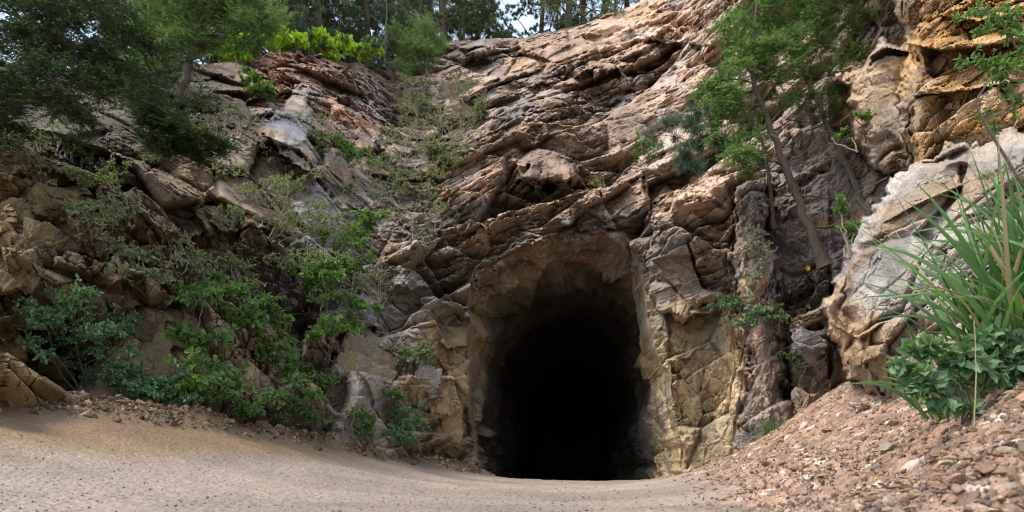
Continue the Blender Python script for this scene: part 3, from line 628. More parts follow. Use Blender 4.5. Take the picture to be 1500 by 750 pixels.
def conifer_(label, trunk_px, Y, clumps, ntips, kind, mat, bark, name, r_trunk, per=60, nl=.028, nw=.003, seed=1, dr=.8, group=None, extra=(), root_dy=0):
    r = np.random.default_rng(seed)
    if isinstance(trunk_px, np.ndarray): pts = trunk_px; cl = clumps
    else: pts = np.array([W(a, b_, Y+(c[0] if c else 0)) for a, b_, *c in trunk_px]); cl = px_clumps(clumps, Y, dr)
    n = 24; tt = np.linspace(0, len(pts)-1, n); p = np.stack([np.interp(tt, np.arange(len(pts)), pts[:, k]) for k in range(3)], 1); p[1:-1] = (p[:-2]+2*p[1:-1]+p[2:])/4
    p += r.normal(size=p.shape)*r_trunk*.22; tk = Acc(); rr = np.linspace(r_trunk, r_trunk*.25, n); rr[0] *= 1.5; rr[1] *= 1.15; tube(tk, p, rr, 10)
    br = Acc(); 
    for e in extra:                                     # bare side branches
        q = np.array([W(a, b_, Y+(c[0] if c else 0)) for a, b_, *c in e]); q2 = np.stack([np.interp(np.linspace(0, len(q)-1, 10), np.arange(len(q)), q[:, k]) for k in range(3)], 1)
        j = np.argmin(np.linalg.norm(p-q2[0], axis=1)); q2[0] = p[j]; q2 += r.normal(size=q2.shape)*.015; tube(br, q2, np.linspace(.016, .005, 10), 4)
        for k in range(5):
            a0 = q2[r.integers(3, 9)]; tube(br, curve(a0, a0+r.normal(size=3)*[.25, .2, .2], 5, .1, r), np.linspace(.006, .003, 5), 3)
    tw = skeleton(br, [p[3:]], cl, int(ntips*DM), r, r_trunk*.22, max(.003, pts[0][1]*.0003), .07)
    fo = Acc(); base = r.random(len(tw))
    A = np.array(tw); nt = len(A)
    if kind == 'fir':
        # each twig carries flat side sprays of short needles
        m = 7; P, D, t = twig_samples(tw, m, r, .15); S = unit(np.cross(D, [0, 0, 1.])+r.normal(size=D.shape)*.15)*r.choice([-1, 1], (len(D), 1)); d2 = unit(D*.8+S+np.array([0, 0, -.12])); L2 = (.07+.13*r.random(len(P)))*nl/.028
        k = per//m; u = r.random((len(P), k)); Q = P[:, None]+d2[:, None]*(u*L2[:, None])[..., None]; s2 = unit(np.cross(d2, [0, 0, 1.]))[:, None]*r.choice([-1, 1], (len(P), k, 1))
        dd = d2[:, None]*.6+s2*.8+r.normal(size=Q.shape)*.3+np.array([0, 0, .15]); kk = np.repeat(np.repeat(np.arange(nt), m), k)
        needles(fo, Q.reshape(-1, 3), dd.reshape(-1, 3), nl*(.7+.5*r.random(Q.shape[0]*k)), nw, r, shade(r, len(kk), kk, base))
    else:
        m = 2; k = per//m; P, D, t = twig_samples(tw, m, r, .6); Q = np.repeat(P, k, 0)+r.normal(size=(len(P)*k, 3))*nl*.12; dd = np.repeat(unit(D+np.array([0, 0, .25])), k, 0)*.75+unit(r.normal(size=Q.shape))
        kk = np.repeat(np.repeat(np.arange(nt), m), k); needles(fo, Q, dd, nl*(.7+.5*r.random(len(Q))), nw, r, shade(r, len(kk), kk, base))
    b = pts[0]; root = empty(name, b, label, 'tree', group)
    finish(root, b, [tk.build('trunk', bark, smooth=True), br.build('branches', bark, smooth=True), fo.build('crown', mat)]); return root

# --- skyline pines: three built, the rest copied
def pine_proto(seed, H, kind, mat, label, loc):
    r = np.random.default_rng(seed); loc = np.array(loc, float); tp = loc+np.array([[0, 0, -.4], [r.normal()*.1, 0, H*.35], [r.normal()*.2, r.normal()*.1, H*.7], [r.normal()*.25, 0, H]])
    cl = []
    for z in np.arange(.4, H, .40):
        for k in range(3 if z < 4.5 else 2):
            a = r.uniform(0, 2*PI); rad_ = (1.9-.17*z)*r.uniform(.4, 1.1); cl.append((tp[1]*0+loc+np.array([math.cos(a)*rad_, math.sin(a)*rad_, z+r.normal()*.2]), None, (.5, .5, .22)))
    return conifer(label, tp, 0, cl, 640, kind, mat, B_brown, 'pine_tree' if kind == 'pine' else 'fir_tree', .13, per=44 if kind == 'pine' else 49, nl=.16 if kind == 'pine' else .075, nw=.019, seed=seed)
def copy_tree(o, parent=None):
    c = o.copy(); C.objects.link(c); c.parent = parent
    for ch in list(o.children): copy_tree(ch, c)
    return c
sky_trees = [(645,1.2,0,1.25,'tall pine with wide dark limbs left of the sky gap above the cliff'),(455,1.0,1,1.,'slim pine rising behind the lime green bushes on the rim'),
 (838,1.0,2,1.1,'dark pine right of the sky gap, first of the skyline trees there'),(345,1.4,1,1.05,'pine at the rim above the left end of the lime green bushes'),
 (520,2.2,0,1.,'pine rising behind the right end of the lime green bushes'),(798,2.2,1,.8,'low spreading pine right beside the sky gap'),
 (868,3.,0,.95,'pine behind the first dark pine right of the sky gap'),(893,1.2,2,.75,'bushy fir near the highest part of the skyline'),(930,2.0,2,.85,'bushy fir half hidden by the top of the rock slope'),
 (600,4.5,2,1.,'fir between the thin rim sapling and the tall pine'),(690,4.5,1,1.,'loose pine leaning towards the left side of the sky gap'),(410,4.2,2,1.1,'fir standing back in the woods above the lime green bushes'),
 (300,3.,2,1.2,'fir rising in the shade behind the leaning rim trees'),(235,4.,0,1.2,'pine deep in the shade at the upper left'),(170,3.,1,1.2,'pine partly hidden behind the dark near boughs'),(100,4.,2,1.2,'fir almost hidden behind the dark near boughs'),
 (30,3.5,0,1.2,'pine at the far left edge behind the dark boughs'),(560,7.,1,1.,'distant pine seen through the gap behind the thin sapling'),(480,7.,2,1.1,'distant fir seen between two rim pines'),(375,7.5,0,1.1,'distant pine filling the gap above the bush row'),(655,8,2,1.,'distant fir behind the tall wide pine'),(270,8,1,1.2,'distant pine behind the shaded fir')]
young = [(575,1.2,.34,'small fir on the rim just right of the thin young pine'),(605,2.2,.5,'half-grown fir on the rim behind the green juniper'),(675,1.6,.42,'half-grown fir right of the tall wide pine on the rim'),(712,2.4,.5,'half-grown fir closest to the left side of the sky gap'),
 (505,2.6,.5,'half-grown fir behind the lime bushes, right of the slim pine'),(440,3.0,.5,'half-grown fir behind the lime bushes, left of the slim pine'),(390,2.4,.5,'half-grown fir standing behind the leftmost lime bushes'),(820,2.2,.4,'half-grown fir at the foot of the first dark pine right of the gap'),(910,1.6,.4,'half-grown fir near the top end of the skyline slope'),(548,5.0,.7,'half-grown fir filling the space left of the thin young pine')]
sky_trees += [(a, b, 2, c, d) for a, b, c, d in young]
protos = {}; rr_ = random.Random(4)
for px_, back, kd, sc_, lab in sky_trees:
    loc = on_top(px_, back)
    if kd not in protos:
        protos[kd] = pine_proto(60+kd, 7.5, 'fir' if kd == 2 else 'pine', (G_far, G_pine, G_far)[kd], lab, loc); o = protos[kd]
    else:
        o = copy_tree(protos[kd]); o.location = loc; o.rotation_euler = (0, 0, rr_.uniform(0, 6.28))
    o['label'] = lab; o['group'] = 'trees on the rim above the cliff'; o.scale = (sc_,)*3
# --- near dark fir whose boughs hang into the upper left
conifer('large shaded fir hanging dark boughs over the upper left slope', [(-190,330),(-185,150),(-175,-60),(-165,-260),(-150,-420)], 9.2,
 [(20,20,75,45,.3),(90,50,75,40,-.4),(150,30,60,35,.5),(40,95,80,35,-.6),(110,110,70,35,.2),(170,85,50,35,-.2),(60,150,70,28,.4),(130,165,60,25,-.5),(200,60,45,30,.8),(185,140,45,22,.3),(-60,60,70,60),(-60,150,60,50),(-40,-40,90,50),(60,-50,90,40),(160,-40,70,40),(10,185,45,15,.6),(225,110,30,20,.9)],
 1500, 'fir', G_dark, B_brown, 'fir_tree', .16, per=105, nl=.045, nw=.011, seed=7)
conifer('fir with a pale green crown leaning over the shaded slope', [(262,140),(275,100),(292,50),(300,0),(310,-80)], 15.5,
 [(240,60,40,22),(300,30,45,25),(345,50,35,15),(215,90,30,14),(270,5,55,25),(340,10,40,25),(385,30,30,18),(205,25,40,25,.5),(330,-40,80,30)], 900, 'fir', G_fir, B_brown, 'fir_tree', .11, per=84, nl=.062, nw=.016, seed=8)
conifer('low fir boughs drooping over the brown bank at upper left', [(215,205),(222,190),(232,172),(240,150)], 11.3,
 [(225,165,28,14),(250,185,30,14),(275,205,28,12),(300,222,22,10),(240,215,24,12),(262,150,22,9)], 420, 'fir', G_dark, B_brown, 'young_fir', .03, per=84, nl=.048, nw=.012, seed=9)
conifer('thin young pine standing alone on the rim left of the tall pine', [(563,100),(565,60),(566,20),(565,-40)], 23.3, [(555,18,14,8),(575,5,14,8),(566,-15,22,12),(572,45,8,5)], 160, 'pine', G_pine, B_grey, 'pine_tree', .06, per=36, nl=.13, nw=.009, seed=10)
conifer('small green juniper on the rim below the tall pine', [(626,112),(622,80),(618,48)], 22.6, [(612,52,22,15),(605,80,24,12),(635,72,18,14),(622,35,12,8),(598,98,16,8)], 520, 'fir', G_fir, B_grey, 'juniper', .05, per=42, nl=.06, nw=.011, seed=11)
# --- the leaning trees on the right
conifer('leaning dark-barked fir with bright green crown in front of the right cliff', [(1208,392),(1186,335),(1165,285),(1146,230),(1127,182),(1112,150),(1100,100),(1105,40),(1115,-40)], 12.0,
 [(1098,25,38,24),(1148,8,42,26,.3),(1085,75,34,18,-.2),(1128,100,38,20),(1055,118,26,14,-.3),(1070,232,26,20,-.3),(1088,150,34,14,-.2),(1065,185,22,12),(1150,60,36,22,.2),(1100,205,22,10,-.2),(1055,140,20,10),(1120,-50,60,30),(1185,-40,40,30,.5)],
 760, 'fir', G_fir, B_brown, 'fir_tree', .082, per=98, nl=.050, nw=.013, seed=12,
 extra=[[(1165,285),(1130,290,-.2),(1090,298,-.4)],[(1146,235),(1110,262,-.2),(1080,285,-.4)],[(1186,335),(1230,330,-.2),(1262,322,-.3)],[(1150,240),(1200,210,-.2),(1250,215,-.3)],[(1165,285),(1200,290,.1),(1255,300,0)],[(1130,190),(1170,175),(1215,190)]])
conifer('grey-barked fir leaning up behind the dark-barked fir', [(1268,312),(1243,245),(1210,180),(1182,115),(1155,70),(1130,20),(1110,-40)], 12.6,
 [(1195,60,34,20),(1235,35,30,24),(1212,110,30,16),(1180,150,26,10,-.3),(1250,75,20,14),(1205,5,40,20),(1235,150,18,10,-.2),(1160,120,26,12),(1220,-40,60,30)], 430, 'fir', G_fir, B_grey, 'fir_tree', .058, per=91, nl=.046, nw=.012, seed=13,
 extra=[[(1210,180),(1170,200,-.2),(1140,228,-.3)],[(1243,245),(1220,232),(1180,240)],[(1225,215),(1265,200,-.2),(1290,215,-.3)],[(1182,115),(1195,80),(1198,20)]])
conifer('blue-green pine with long needles reaching left of the leaning firs', [(1135,335),(1128,270),(1120,215),(1098,175),(1070,130)], 12.9,
 [(975,198,16,12,-.5),(1003,222,20,10,-.5),(1020,180,22,16,-.4),(1045,150,22,20,-.3),(1068,128,18,16),(1010,245,14,8,-.4),(1040,205,18,10,-.3),(1060,170,18,12)], 110, 'pine', G_pine, B_brown, 'pine_tree', .045, per=60, nl=.20, nw=.012, seed=14)

# --- shrubs: base pixel on the rock, clumps (px, py, rx, ry)
S = shrub
for lab, base, cl in (('lime green bush at the left end of the rim row', (345,84), [(340,72,20,10),(358,62,16,9),(325,82,10,6)]), ('lime green bush second in the rim row, beside the slim pine', (425,80), [(410,68,22,8),(432,62,16,8)]),
                      ('lime green bush in the rim row between two pines', (485,80), [(470,66,18,9),(498,68,18,8)]), ('lime green bush at the right end of the rim row', (535,86), [(528,72,16,8),(545,78,12,6)])):
    t = on_top(base[0], .1)
    S(lab, base, [(a, b-3, c, d) for a, b, c, d in cl], 90, 8, .15, .6, G_lime, group='lime green bushes on the rim', Y=t[1], nstem=4)
S('large bright green broad-leaved shrub standing at the foot of the left cliff', (325,615), [(322,425,38,22),(290,490,34,20),(350,468,38,24),(395,505,34,22),(330,560,46,22),(290,585,30,16),(385,450,26,16),(365,600,26,12),(415,470,20,14),(300,440,26,14)], 300, 8, .088, .62, G_leaf, r_stem=.02, out=.35, nstem=6)
S('arching bright green shrub spreading from the middle of the left cliff', (475,530), [(500,352,34,16),(535,322,24,9),(478,400,36,15),(500,440,32,12),(520,385,24,12),(455,412,26,12),(485,478,28,12),(445,500,24,10),(520,470,14,10)], 230, 8, .088, .6, G_leaf, r_stem=.02, out=.5, nstem=5)
S('wide shrub with pale bluish leaves growing at the lower left', (120,570), [(60,470,34,22),(110,440,32,26),(150,500,38,20),(80,515,38,18),(180,470,22,16),(130,545,34,14),(45,505,20,16),(190,520,20,12)], 280, 9, .055, .6, G_blue, r_stem=.014, out=.3, nstem=7)
S('low dense leafy plant between the two large left shrubs', (232,598), [(215,560,24,16),(245,580,26,14),(262,560,14,10)], 120, 14, .06, .75, G_blue, out=.3)
S('grey twiggy shrub with tiny leaves high on the lower left rocks', (235,445), [(198,370,34,20),(250,350,34,20),(285,385,26,20),(225,405,32,16),(175,395,18,14)], 300, 8, .032, .6, G_grey, r_stem=.016, out=.2, nstem=7)
S('thorny open bush with pale leaves below the grey slab', (378,372), [(375,285,36,20),(430,270,34,16),(415,320,38,20),(350,310,22,16),(465,300,26,14),(480,335,26,12)], 330, 7, .045, .5, G_grey, r_stem=.02, out=.3, nstem=7)
S('thin green sprig on the red rock under the grey slab', (485,246), [(490,208,28,7),(470,222,16,5),(512,228,16,8)], 90, 8, .07, .5, G_leaf, out=.1)
S('small drooping green spray below the first lime bush', (352,92), [(362,108,13,8),(378,124,16,10),(390,134,10,6)], 110, 12, .08, .4, G_leaf, out=.3)
S('grey-green bush at the top of the gully beside the pale boulders', (645,205), [(620,150,26,18),(645,175,26,18),(600,175,16,14),(628,125,14,12)], 260, 10, .06, .55, G_grey, out=.15)
S('grey-green bush in the middle of the gully', (655,262), [(640,215,28,14),(672,232,22,14),(655,248,24,10)], 220, 10, .06, .55, G_grey, out=.15)
S('spreading grey-green bush left of the gully floor', (590,292), [(565,240,26,14),(600,262,30,13),(630,282,22,10),(555,272,16,10)], 240, 9, .055, .5, G_grey, out=.15)
S('sparse dead brush tangled at the bottom of the gully', (605,362), [(600,322,30,20),(625,345,18,16)], 150, 2, .035, .5, G_grey, out=.15, nstem=8, r_stem=.01)
S('bare pale twigs sprouting beside the dark boulder left of the portal', (550,450), [(535,400,24,20),(560,420,20,18),(548,380,12,14)], 120, 2, .04, .5, G_grey, out=.2, nstem=9, r_stem=.008)
S('small round bush against the rocks right of the pale boulders', (704,182), [(705,163,15,14)], 90, 9, .055, .5, G_grey, out=.1)
S('tuft of pale-leaved shrub growing on the rocks left of the portal', (606,548), [(600,520,20,9),(625,514,16,9),(612,535,16,7)], 110, 10, .05, .6, G_grey, out=.15)
S('rounded grey-green bush at the road edge left of the portal', (592,655), [(590,612,20,14),(598,632,22,14),(575,635,14,10)], 190, 12, .04, .5, G_blue, out=.35)
S('narrow green bush beside the rounded road edge bush', (536,648), [(532,610,12,12),(538,632,14,10)], 90, 10, .045, .5, G_leaf, out=.35)
S('small bright green shrub at the road edge beneath the big block', (448,630), [(455,585,18,10),(438,605,20,11),(462,610,14,8)], 110, 9, .05, .5, G_leaf, out=.35)
S('tiny leafy sprig low on the blocks left of the portal', (572,588), [(572,578,13,4)], 40, 7, .05, .6, G_leaf, out=.1)
S('small sapling on the ledges above the right side of the portal', (950,264), [(938,208,10,8),(952,226,10,7),(932,228,8,6),(958,212,6,6)], 90, 8, .045, .6, G_leaf, out=.05, nstem=1, name='sapling')
S('dry brush on the ledge above the portal crown', (800,300), [(800,285,18,6),(788,278,8,6)], 60, 3, .04, .5, G_grey, out=.05)
S('dry brush to the right of the dark triangular overhang', (882,282), [(880,270,14,6)], 50, 3, .04, .5, G_grey, out=.05)
S('pale lichen-grey shrub hanging down the rib right of the portal', (1106,330), [(1104,345,14,14),(1108,375,12,16),(1100,405,10,14),(1096,432,9,10)], 320, 14, .022, .7, G_pale, out=.08)
S('round-leaved trailing shrub across the rib beneath the hanging grey shrub', (1168,470), [(1065,438,20,7),(1090,450,24,9),(1115,465,22,9),(1140,458,18,8),(1085,470,16,6)], 130, 9, .045, .85, G_blue, out=.25, nstem=4)
S('small weak plant on the rocks right of the rib', (1168,560), [(1160,520,12,10),(1172,540,10,9)], 60, 8, .035, .6, G_leaf, out=.1)
S('green twig growth at the top of the pale boulder', (1252,368), [(1240,330,12,8),(1232,306,12,8),(1250,345,8,6)], 60, 7, .04, .6, G_leaf, out=.1)
S('short twig with green leaves on the brown slab', (1262,215), [(1235,195,12,6),(1268,170,10,6)], 40, 6, .04, .6, G_leaf, out=.15)
S('leafy plant on the shaded bank above the blocks at far left', (150,330), [(120,300,20,10),(160,312,22,9)], 70, 6, .04, .6, G_grey, out=.15)
S('weedy sprig on the lower cliff right of the big left shrub', (425,560), [(420,535,14,12)], 60, 8, .045, .6, G_leaf, out=.2)
S('dark leafy undergrowth between the pale-leaved shrub and the low dense plant', (188,600), [(180,560,22,16),(200,535,20,16),(165,540,16,12)], 90, 8, .05, .6, G_blue, out=.2)
S('leafy undergrowth hanging below the arching bright shrub', (470,600), [(455,545,22,14),(480,560,18,12),(435,560,16,10)], 80, 8, .055, .6, G_leaf, out=.2)
rb = np.random.default_rng(77)
for lab, grp, box, n_ in (('sparse grey-green brush rooted in the cracks of the gully', 'brush in the gully', (575, 110, 700, 330), 16), ('thin twiggy brush growing out of the shaded left cliff', 'brush on the left cliff', (250, 150, 560, 440), 26),
                     ('twiggy low brush growing above the jointed blocks at far left', 'brush above the jointed blocks', (20, 200, 340, 340), 12)):
    for _ in range(n_):
        x, y = rb.uniform(box[0], box[2]), rb.uniform(box[1], box[3]); w = rb.uniform(14, 36)
        S(lab, (x, y+w*.8), [(x+rb.uniform(-.6, .6)*w, y-rb.uniform(0, .5)*w, w, w*.6), (x+rb.uniform(-1, 1)*w, y, w*.8, w*.5)], 60, 5, .045, .5, G_grey, group=grp, out=.05, nstem=6)
# right foreground
S('leafy branch arching down over the golden overhang at upper right', (1630,200,6.0), [(1470,40,30,14),(1440,90,26,12),(1478,105,22,14),(1435,18,30,8),(1490,150,16,16),(1450,175,14,14),(1545,80,40,40)], 150, 7, .042, .6, G_leaf, Y=5.0, r_stem=.016, nstem=4)
GB = gz(*W(1430,560,3.7)[:2])
S('low dark green toothed-leaf plant under the long grass', (1425,608), [(1375,560,34,16),(1420,535,44,22),(1465,515,40,24),(1395,590,26,10),(1500,520,34,30),(1352,520,18,20),(1340,560,20,14)], 130, 6, .056, .7, G_blue, Y=3.55, r_stem=.006, up=.3, dr=.5, nstem=6)
def grass(label, bx, by, Y, n, L, spread, seed, width=.0165, mat=G_grass, lean=(-.25, 0), name='grass_clump', cat='grass', dry=.1, br=.13):
    r = np.random.default_rng(seed); b = W(bx, by, Y); b[2] = gz(b[0], b[1])-.01 if name == 'grass_clump' else b[2]; g = Acc(); d_ = Acc()
    for i in range(n):
        o = b+np.array([r.normal()*br, r.normal()*br*.8, 0]); a = r.uniform(0, 2*PI); el = r.uniform(.75, 1.45); l = L*r.uniform(.5, 1.15)
        d = np.array([math.cos(a)*math.cos(el)*spread+lean[0], math.sin(a)*math.cos(el)*spread+lean[1], math.sin(el)]); d /= np.linalg.norm(d)
        t = np.linspace(0, 1, 9)[:, None]; p = o+d*l*t+np.array([d[0]*.5, d[1]*.5, -.75])*l*(t**2.4)*r.uniform(.08, .62); T = unit(np.gradient(p, axis=0)); s = unit(np.cross(T, [r.normal()*.5, -1+r.normal()*.5, .3])); w = width*r.uniform(.6, 1.2)*(1-t**2.2)*(.55+.45*np.minimum(t*5, 1))+.0008; u = np.cross(s, T)
        V = np.stack([p-s*w, p+u*w*.35, p+s*w], 1).reshape(-1, 3); k = np.arange(8)[:, None]*3; F = np.concatenate([k+np.array([0, 1, 4, 3]), k+np.array([1, 2, 5, 4])])
        (d_ if r.random() < dry else g).add(V, F, np.full((27, 3), r.uniform(.1, .95)))
    root = empty(name, b, label, cat, 'long grass beside the pale boulder' if name == 'grass_clump' else None); obs = [g.build('blades', mat, smooth=True)]
    if d_.n: obs.append(d_.build('dry_blades', G_dry, smooth=True))
    finish(root, b, obs); return root
grass('long-bladed grass clump arching left over the pale boulder', 1465, 560, 3.9, 85, 1.15, .62, 21, lean=(-.16, -.02))
grass('tallest grass clump at the right edge above the leafy plant', 1530, 540, 3.7, 135, 1.30, .62, 22, lean=(-.20, -.02))
grass('lower grass clump leaning out over the gravel slope', 1400, 590, 4.0, 26, .66, .7, 23, lean=(-.22, 0))
grass('grass clump at the right picture edge beside the dead branch', 1600, 540, 3.6, 80, 1.30, .65, 24, lean=(-.22, 0))
grass('small fine grass tuft at the foot of the ribbed rock', 1135, 645, 11.7, 170, .55, 1.0, 25, width=.006, lean=(-.1, -.25), name='grass_tuft', br=.14, dry=.05)
# dead branch, dry stalks, flower, log
def branch(name, label, cat, pts, r0, r1, mat, nside=0, seed=1, side=.15):
    r = np.random.default_rng(seed); q = np.array(pts); n = 16; q2 = np.stack([np.interp(np.linspace(0, len(q)-1, n), np.arange(len(q)), q[:, k]) for k in range(3)], 1); q2 += r.normal(size=q2.shape)*r0*.25
    a = Acc(); tube(a, q2, np.linspace(r0, r1, n), 8); b = Acc()
    for k in range(nside):
        i = r.integers(3, n-1); tube(b, curve(q2[i], q2[i]+unit(r.normal(size=3))*side*r.uniform(.4, 1.2), 6, .15, r), np.linspace(r1*.8, r1*.3, 6), 4)
    if nside:
        root = empty(name, q2[0], label, cat); finish(root, q2[0], [a.build('stem', mat, smooth=True), b.build('twigs', mat, smooth=True)]); return root
    o = a.build(name, mat, smooth=True); tag(o, label, cat); return o
branch('dead_branch', 'dead forked brown branch slanting across the right edge under the golden overhang', 'branch', [W(1640,412,4.75), W(1560,335,4.1), W(1500,275,4.0), W(1462,212,4.05), W(1428,152,4.1), W(1448,118,4.15)], .014, .005, B_brown, 3, 31, .14)
branch('dry_stalk', 'long reddish dry stalk arching sideways through the grass', 'stalk', [np.array([2.75, 3.6, gz(2.75, 3.6)]), W(1500,470,3.5), W(1440,440,3.45), W(1370,420,3.5), W(1330,425,3.5)], .005, .002, B_twig, 3, 32, .1)
branch('dry_stalk', 'upright dry tan stalk in front of the dark toothed leaves', 'stalk', [np.array([2.3, 3.4, gz(2.3, 3.4)-.01]), W(1430,540,3.4), W(1427,470,3.4)], .004, .002, G_dry, 2, 33, .08)
branch('bare_branch', 'thin bare twig hanging in front of the brown slab and boulder', 'branch', [W(1300,260,9), W(1250,285,9.2), W(1290,330,9), W(1305,300,8.8)], .008, .004, B_brown, 4, 34, .3)
b0 = on_cliff(470, 600); branch('fallen_branch', 'fallen pale dead branch lying at the cliff foot left of the portal', 'branch', [W(478,595,11.6), W(500,612,11.7), W(515,640,11.9), W(530,655,12)], .045, .02, B_grey, 7, 35, .5)
f0 = on_cliff(1178, 412); fa = Acc(); tube(fa, curve(f0, f0+np.array([.02, -.12, .22]), 6, .1, np.random.default_rng(3)), .004, 4); fr = empty('wildflower', f0, 'tiny yellow flower on the ledge under the leaning fir', 'flower')
fb = Acc(); cc = f0+np.array([.02, -.12, .22])
for k in range(6):
    a = k*PI/3; d = np.array([math.cos(a), -.3, math.sin(a)]); leaves(fb, cc[None], d[None], np.array([[0, -1., 0]]), np.array([.06]), .7, None, np.full((1, 3), .5))
G_yel = leaf_mat('petal_yellow', (.75, .52, .02), (.8, .6, .05), .2); finish(fr, f0, [fa.build('stem', G_leaf), fb.build('petals', G_yel)])

lr = np.random.default_rng(88); n_ = 3800; k_ = lr.integers(0, len(berm)-1, n_); t_ = lr.random((n_, 1)); p_ = berm[k_, :2]*(1-t_)+berm[k_+1, :2]*t_+np.stack([lr.normal(size=n_)*.3-.1, np.abs(lr.normal(size=n_))*.7+.12], 1)
q_ = reg_talus(900); p_ = np.concatenate([p_, q_]); n_ = len(p_); lt = Acc()
leaves(lt, np.column_stack([p_, gheight(p_[:, 0], p_[:, 1])+.012]), np.column_stack([lr.normal(size=(n_, 2)), lr.normal(size=n_)*.15]), unit(np.column_stack([lr.normal(size=(n_, 2))*.4, np.ones(n_)])), .03+.04*lr.random(n_), .5, lr, shade(lr, n_))
G_lit = leaf_mat('dead_leaf', (.10, .06, .03), (.30, .20, .10), .05); tag(lt.build('leaf_litter', G_lit), 'dead brown leaves littering the foot of the rocks and slope', 'leaf litter', kind='stuff')
# ------------------------------------------------------------------ separate blocks resting against the cliff
def blk(px, py, wpx, hpx, col, label, seed, dy=.0, rot=(0, 0), group=None, npl=10, Y=None, thick=.8, name='rock'):
    dy += .14; p = on_cliff(px, py) if Y is None else W(px, py, Y); y = p[1]+dy; s = wpx/F0*y; h = hpx/F0*y
    return stone(name, W(px, py, y), (s*1.25, s*thick*1.1, h*1.25), col, label, 'rock', group, 5, seed, rot, npl=npl)
OC = (.30,.22,.12); GY = (.38,.34,.30); BR = (.36,.25,.17)
for i_, (a_, b_, Y_, w_) in enumerate(((385,648,10.9,.30),(402,655,10.9,.18),(250,618,9.3,.20),(555,672,12.7,.32),(575,680,13.0,.2),(668,690,14.4,.3),(690,694,14.8,.22),(1020,700,13.4,.28),(1040,697,13.2,.18),(180,606,9.1,.16))):
    p = W(a_, b_, Y_); p[2] = gz(p[0], p[1])+w_*.12
    stone('rock', p, (w_, w_*.8, w_*.6), (.30,.22,.15), 'small fallen angular rock lying along the foot of the cliff', 'rock', 'fallen rocks along the cliff foot', 5, 700+i_, (i_*.7, .2))
blk(18,325,52,75,OC,'tall ochre block at the far left edge, topmost of the jointed stack',101,.1,(.3,.1))
blk(72,300,62,52,OC,'rounded brown block high in the jointed stack at the left',102,.1,(.8,-.1))
blk(60,362,56,66,(.34,.25,.13),'leaning ochre slab in the middle of the left jointed stack',103,.0,(1.2,.5))
blk(18,395,50,70,OC,'brown block under the tall block at the far left edge',104,.05,(.1,0))
blk(105,345,46,60,(.28,.22,.13),'small upright brown block beside the leaning ochre slab',105,.1,(.5,.2))
blk(35,455,58,44,(.36,.26,.13),'flat-topped tan block left of the pale-leaved shrub',106,.0,(.2,.15))
blk(12,505,40,48,(.38,.25,.09),'golden block lowest at the far left edge',107,-.05,(.9,0))
blk(165,425,60,46,(.34,.27,.17),'pale-topped brown block above the lower left shrub',108,.0,(.4,.2))
blk(530,545,86,100,(.40,.32,.24),'large split tan block beside the road left of the portal',109,-.1,(.5,.35),npl=9)
blk(488,575,60,80,(.38,.27,.18),'brown block leaning on the large split block',110,.0,(1.,.1))
blk(515,455,70,60,(.30,.28,.28),'dark grey boulder above the large split block',111,.0,(.7,.1))
blk(665,142,44,30,(.50,.40,.32),'upper pale boulder wedged beside the gully bushes',112,-.1,(.3,.1))
blk(672,170,50,34,(.54,.42,.32),'lower pale tan boulder with a split face beside the gully bushes',113,-.2,(.5,.3),npl=8)
blk(645,585,44,60,(.46,.31,.16),'golden tan block at the left foot of the portal',114,.0,(.2,.1))
blk(655,625,42,70,(.46,.31,.15),'smooth ochre block standing lowest beside the portal mouth',115,-.05,(.8,.0),npl=8)
blk(625,630,26,70,(.28,.27,.27),'thin dark grey upright slab at the road edge by the portal',116,-.1,(.1,.1))
blk(625,555,36,44,(.38,.34,.30),'grey block above the thin upright slab',117,.0,(.4,.3))
blk(1093,648,34,30,(.34,.29,.26),'grey angular rock at the foot of the ribbed rock',118,Y=12.3,dy=0,rot=(.3,.2))
blk(1110,672,38,26,(.44,.36,.30),'flat pinkish slab lying below the ribbed rock',119,Y=12.1,dy=0,rot=(.3,.7))
blk(1185,505,44,34,(.34,.31,.30),'grey wedge of rock between the ribbed rock and pale boulder',120,Y=11.6,dy=0,rot=(.3,.4))
blk(1190,465,60,20,(.34,.25,.18),'flat brown ledge stone under the leaning fir',121,Y=11.8,dy=0,rot=(.2,-.3))
blk(1180,590,40,34,(.36,.27,.2),'brown rock half buried at the top of the gravel slope',122,Y=11.3,dy=0,rot=(.9,.2))
p = W(1385,722,2.3); p[2] = gz(p[0], p[1])+.02
stone('rock', p, (.12,.10,.075), (.30,.19,.14), 'dark reddish stone nearest on the gravel at the lower right', 'rock', None, 5, 131, (.4, .1), mat=M_stone)
p = W(1262,598,7.2); p[2] = gz(p[0], p[1])+.03
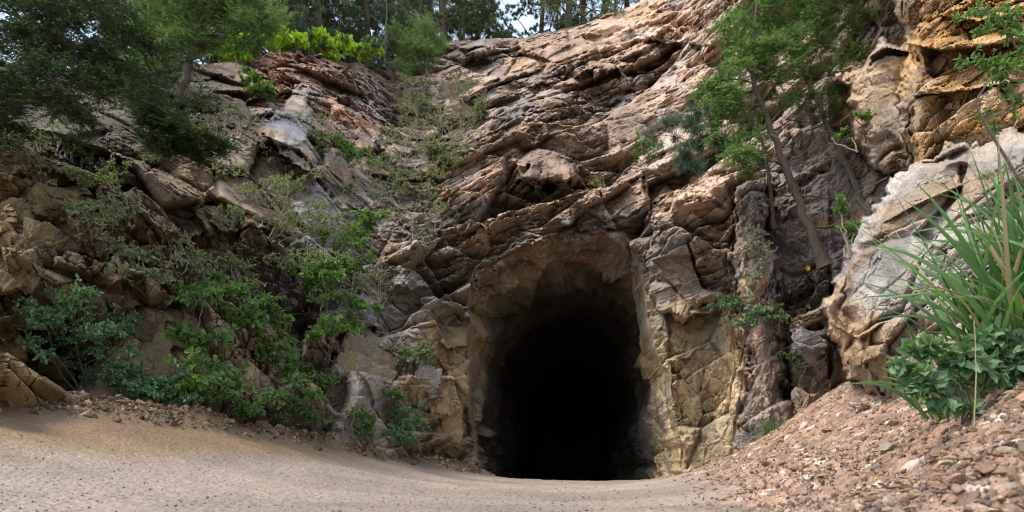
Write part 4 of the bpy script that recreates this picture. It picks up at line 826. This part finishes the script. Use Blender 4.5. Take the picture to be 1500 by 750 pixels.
stone('rock', p, (.32,.2,.14), (.48,.36,.28), 'pale flat stone on the gravel just below the boulder', 'rock', None, 5, 132, (.4, .1), mat=M_stone)
# ------------------------------------------------------------------ light, camera, world
def setup():
    sc = bpy.context.scene
    w = bpy.data.worlds.new('World'); sc.world = w; w.use_nodes = True; t = w.node_tree; bg = t.nodes['Background']
    s = t.nodes.new('ShaderNodeTexSky'); s.sky_type = 'NISHITA'; s.sun_disc = False; s.sun_elevation = math.radians(58); s.sun_rotation = math.radians(-118)
    s.dust_density = 3.5; s.air_density = 1.0; s.ozone_density = 1.0
    mx = t.nodes.new('ShaderNodeMix'); mx.data_type = 'RGBA'; mx.inputs[0].default_value = .45; t.links.new(s.outputs[0], mx.inputs[6]); mx.inputs[7].default_value = (3.6, 4.2, 4.9, 1); t.links.new(mx.outputs[2], bg.inputs[0]); bg.inputs[1].default_value = .15
    L = bpy.data.lights.new('sun', 'SUN'); L.energy = 1.25; L.angle = math.radians(22); L.color = (1, .95, .87)
    lo = bpy.data.objects.new('sun', L); C.objects.link(lo)
    e, r = math.radians(58), math.radians(-118); d = Vector((math.sin(r)*math.cos(e), math.cos(r)*math.cos(e), math.sin(e)))
    lo.rotation_euler = (-d).to_track_quat('-Z', 'Y').to_euler(); lo.location = (-10, -10, 30)
    cam = bpy.data.cameras.new('camera'); cam.lens = 24; cam.sensor_width = 36; cam.shift_y = (HY-375)/1500; cam.shift_x = 0
    cam.clip_start = .05; cam.clip_end = 6000; cam.dof.use_dof = True; cam.dof.focus_distance = 10.0; cam.dof.aperture_fstop = 3.2
    co = bpy.data.objects.new('camera', cam); C.objects.link(co); co.location = (0, 0, ZC); co.rotation_euler = (PI/2, 0, 0); sc.camera = co
    sc.view_settings.view_transform = 'Standard'; sc.view_settings.look = 'None'; sc.view_settings.exposure = 1.58
    sc.cycles.filter_width = 1.1; sc.cycles.max_bounces = 5; sc.cycles.diffuse_bounces = 3; sc.cycles.glossy_bounces = 1; sc.cycles.transmission_bounces = 2; sc.cycles.transparent_max_bounces = 4
setup()
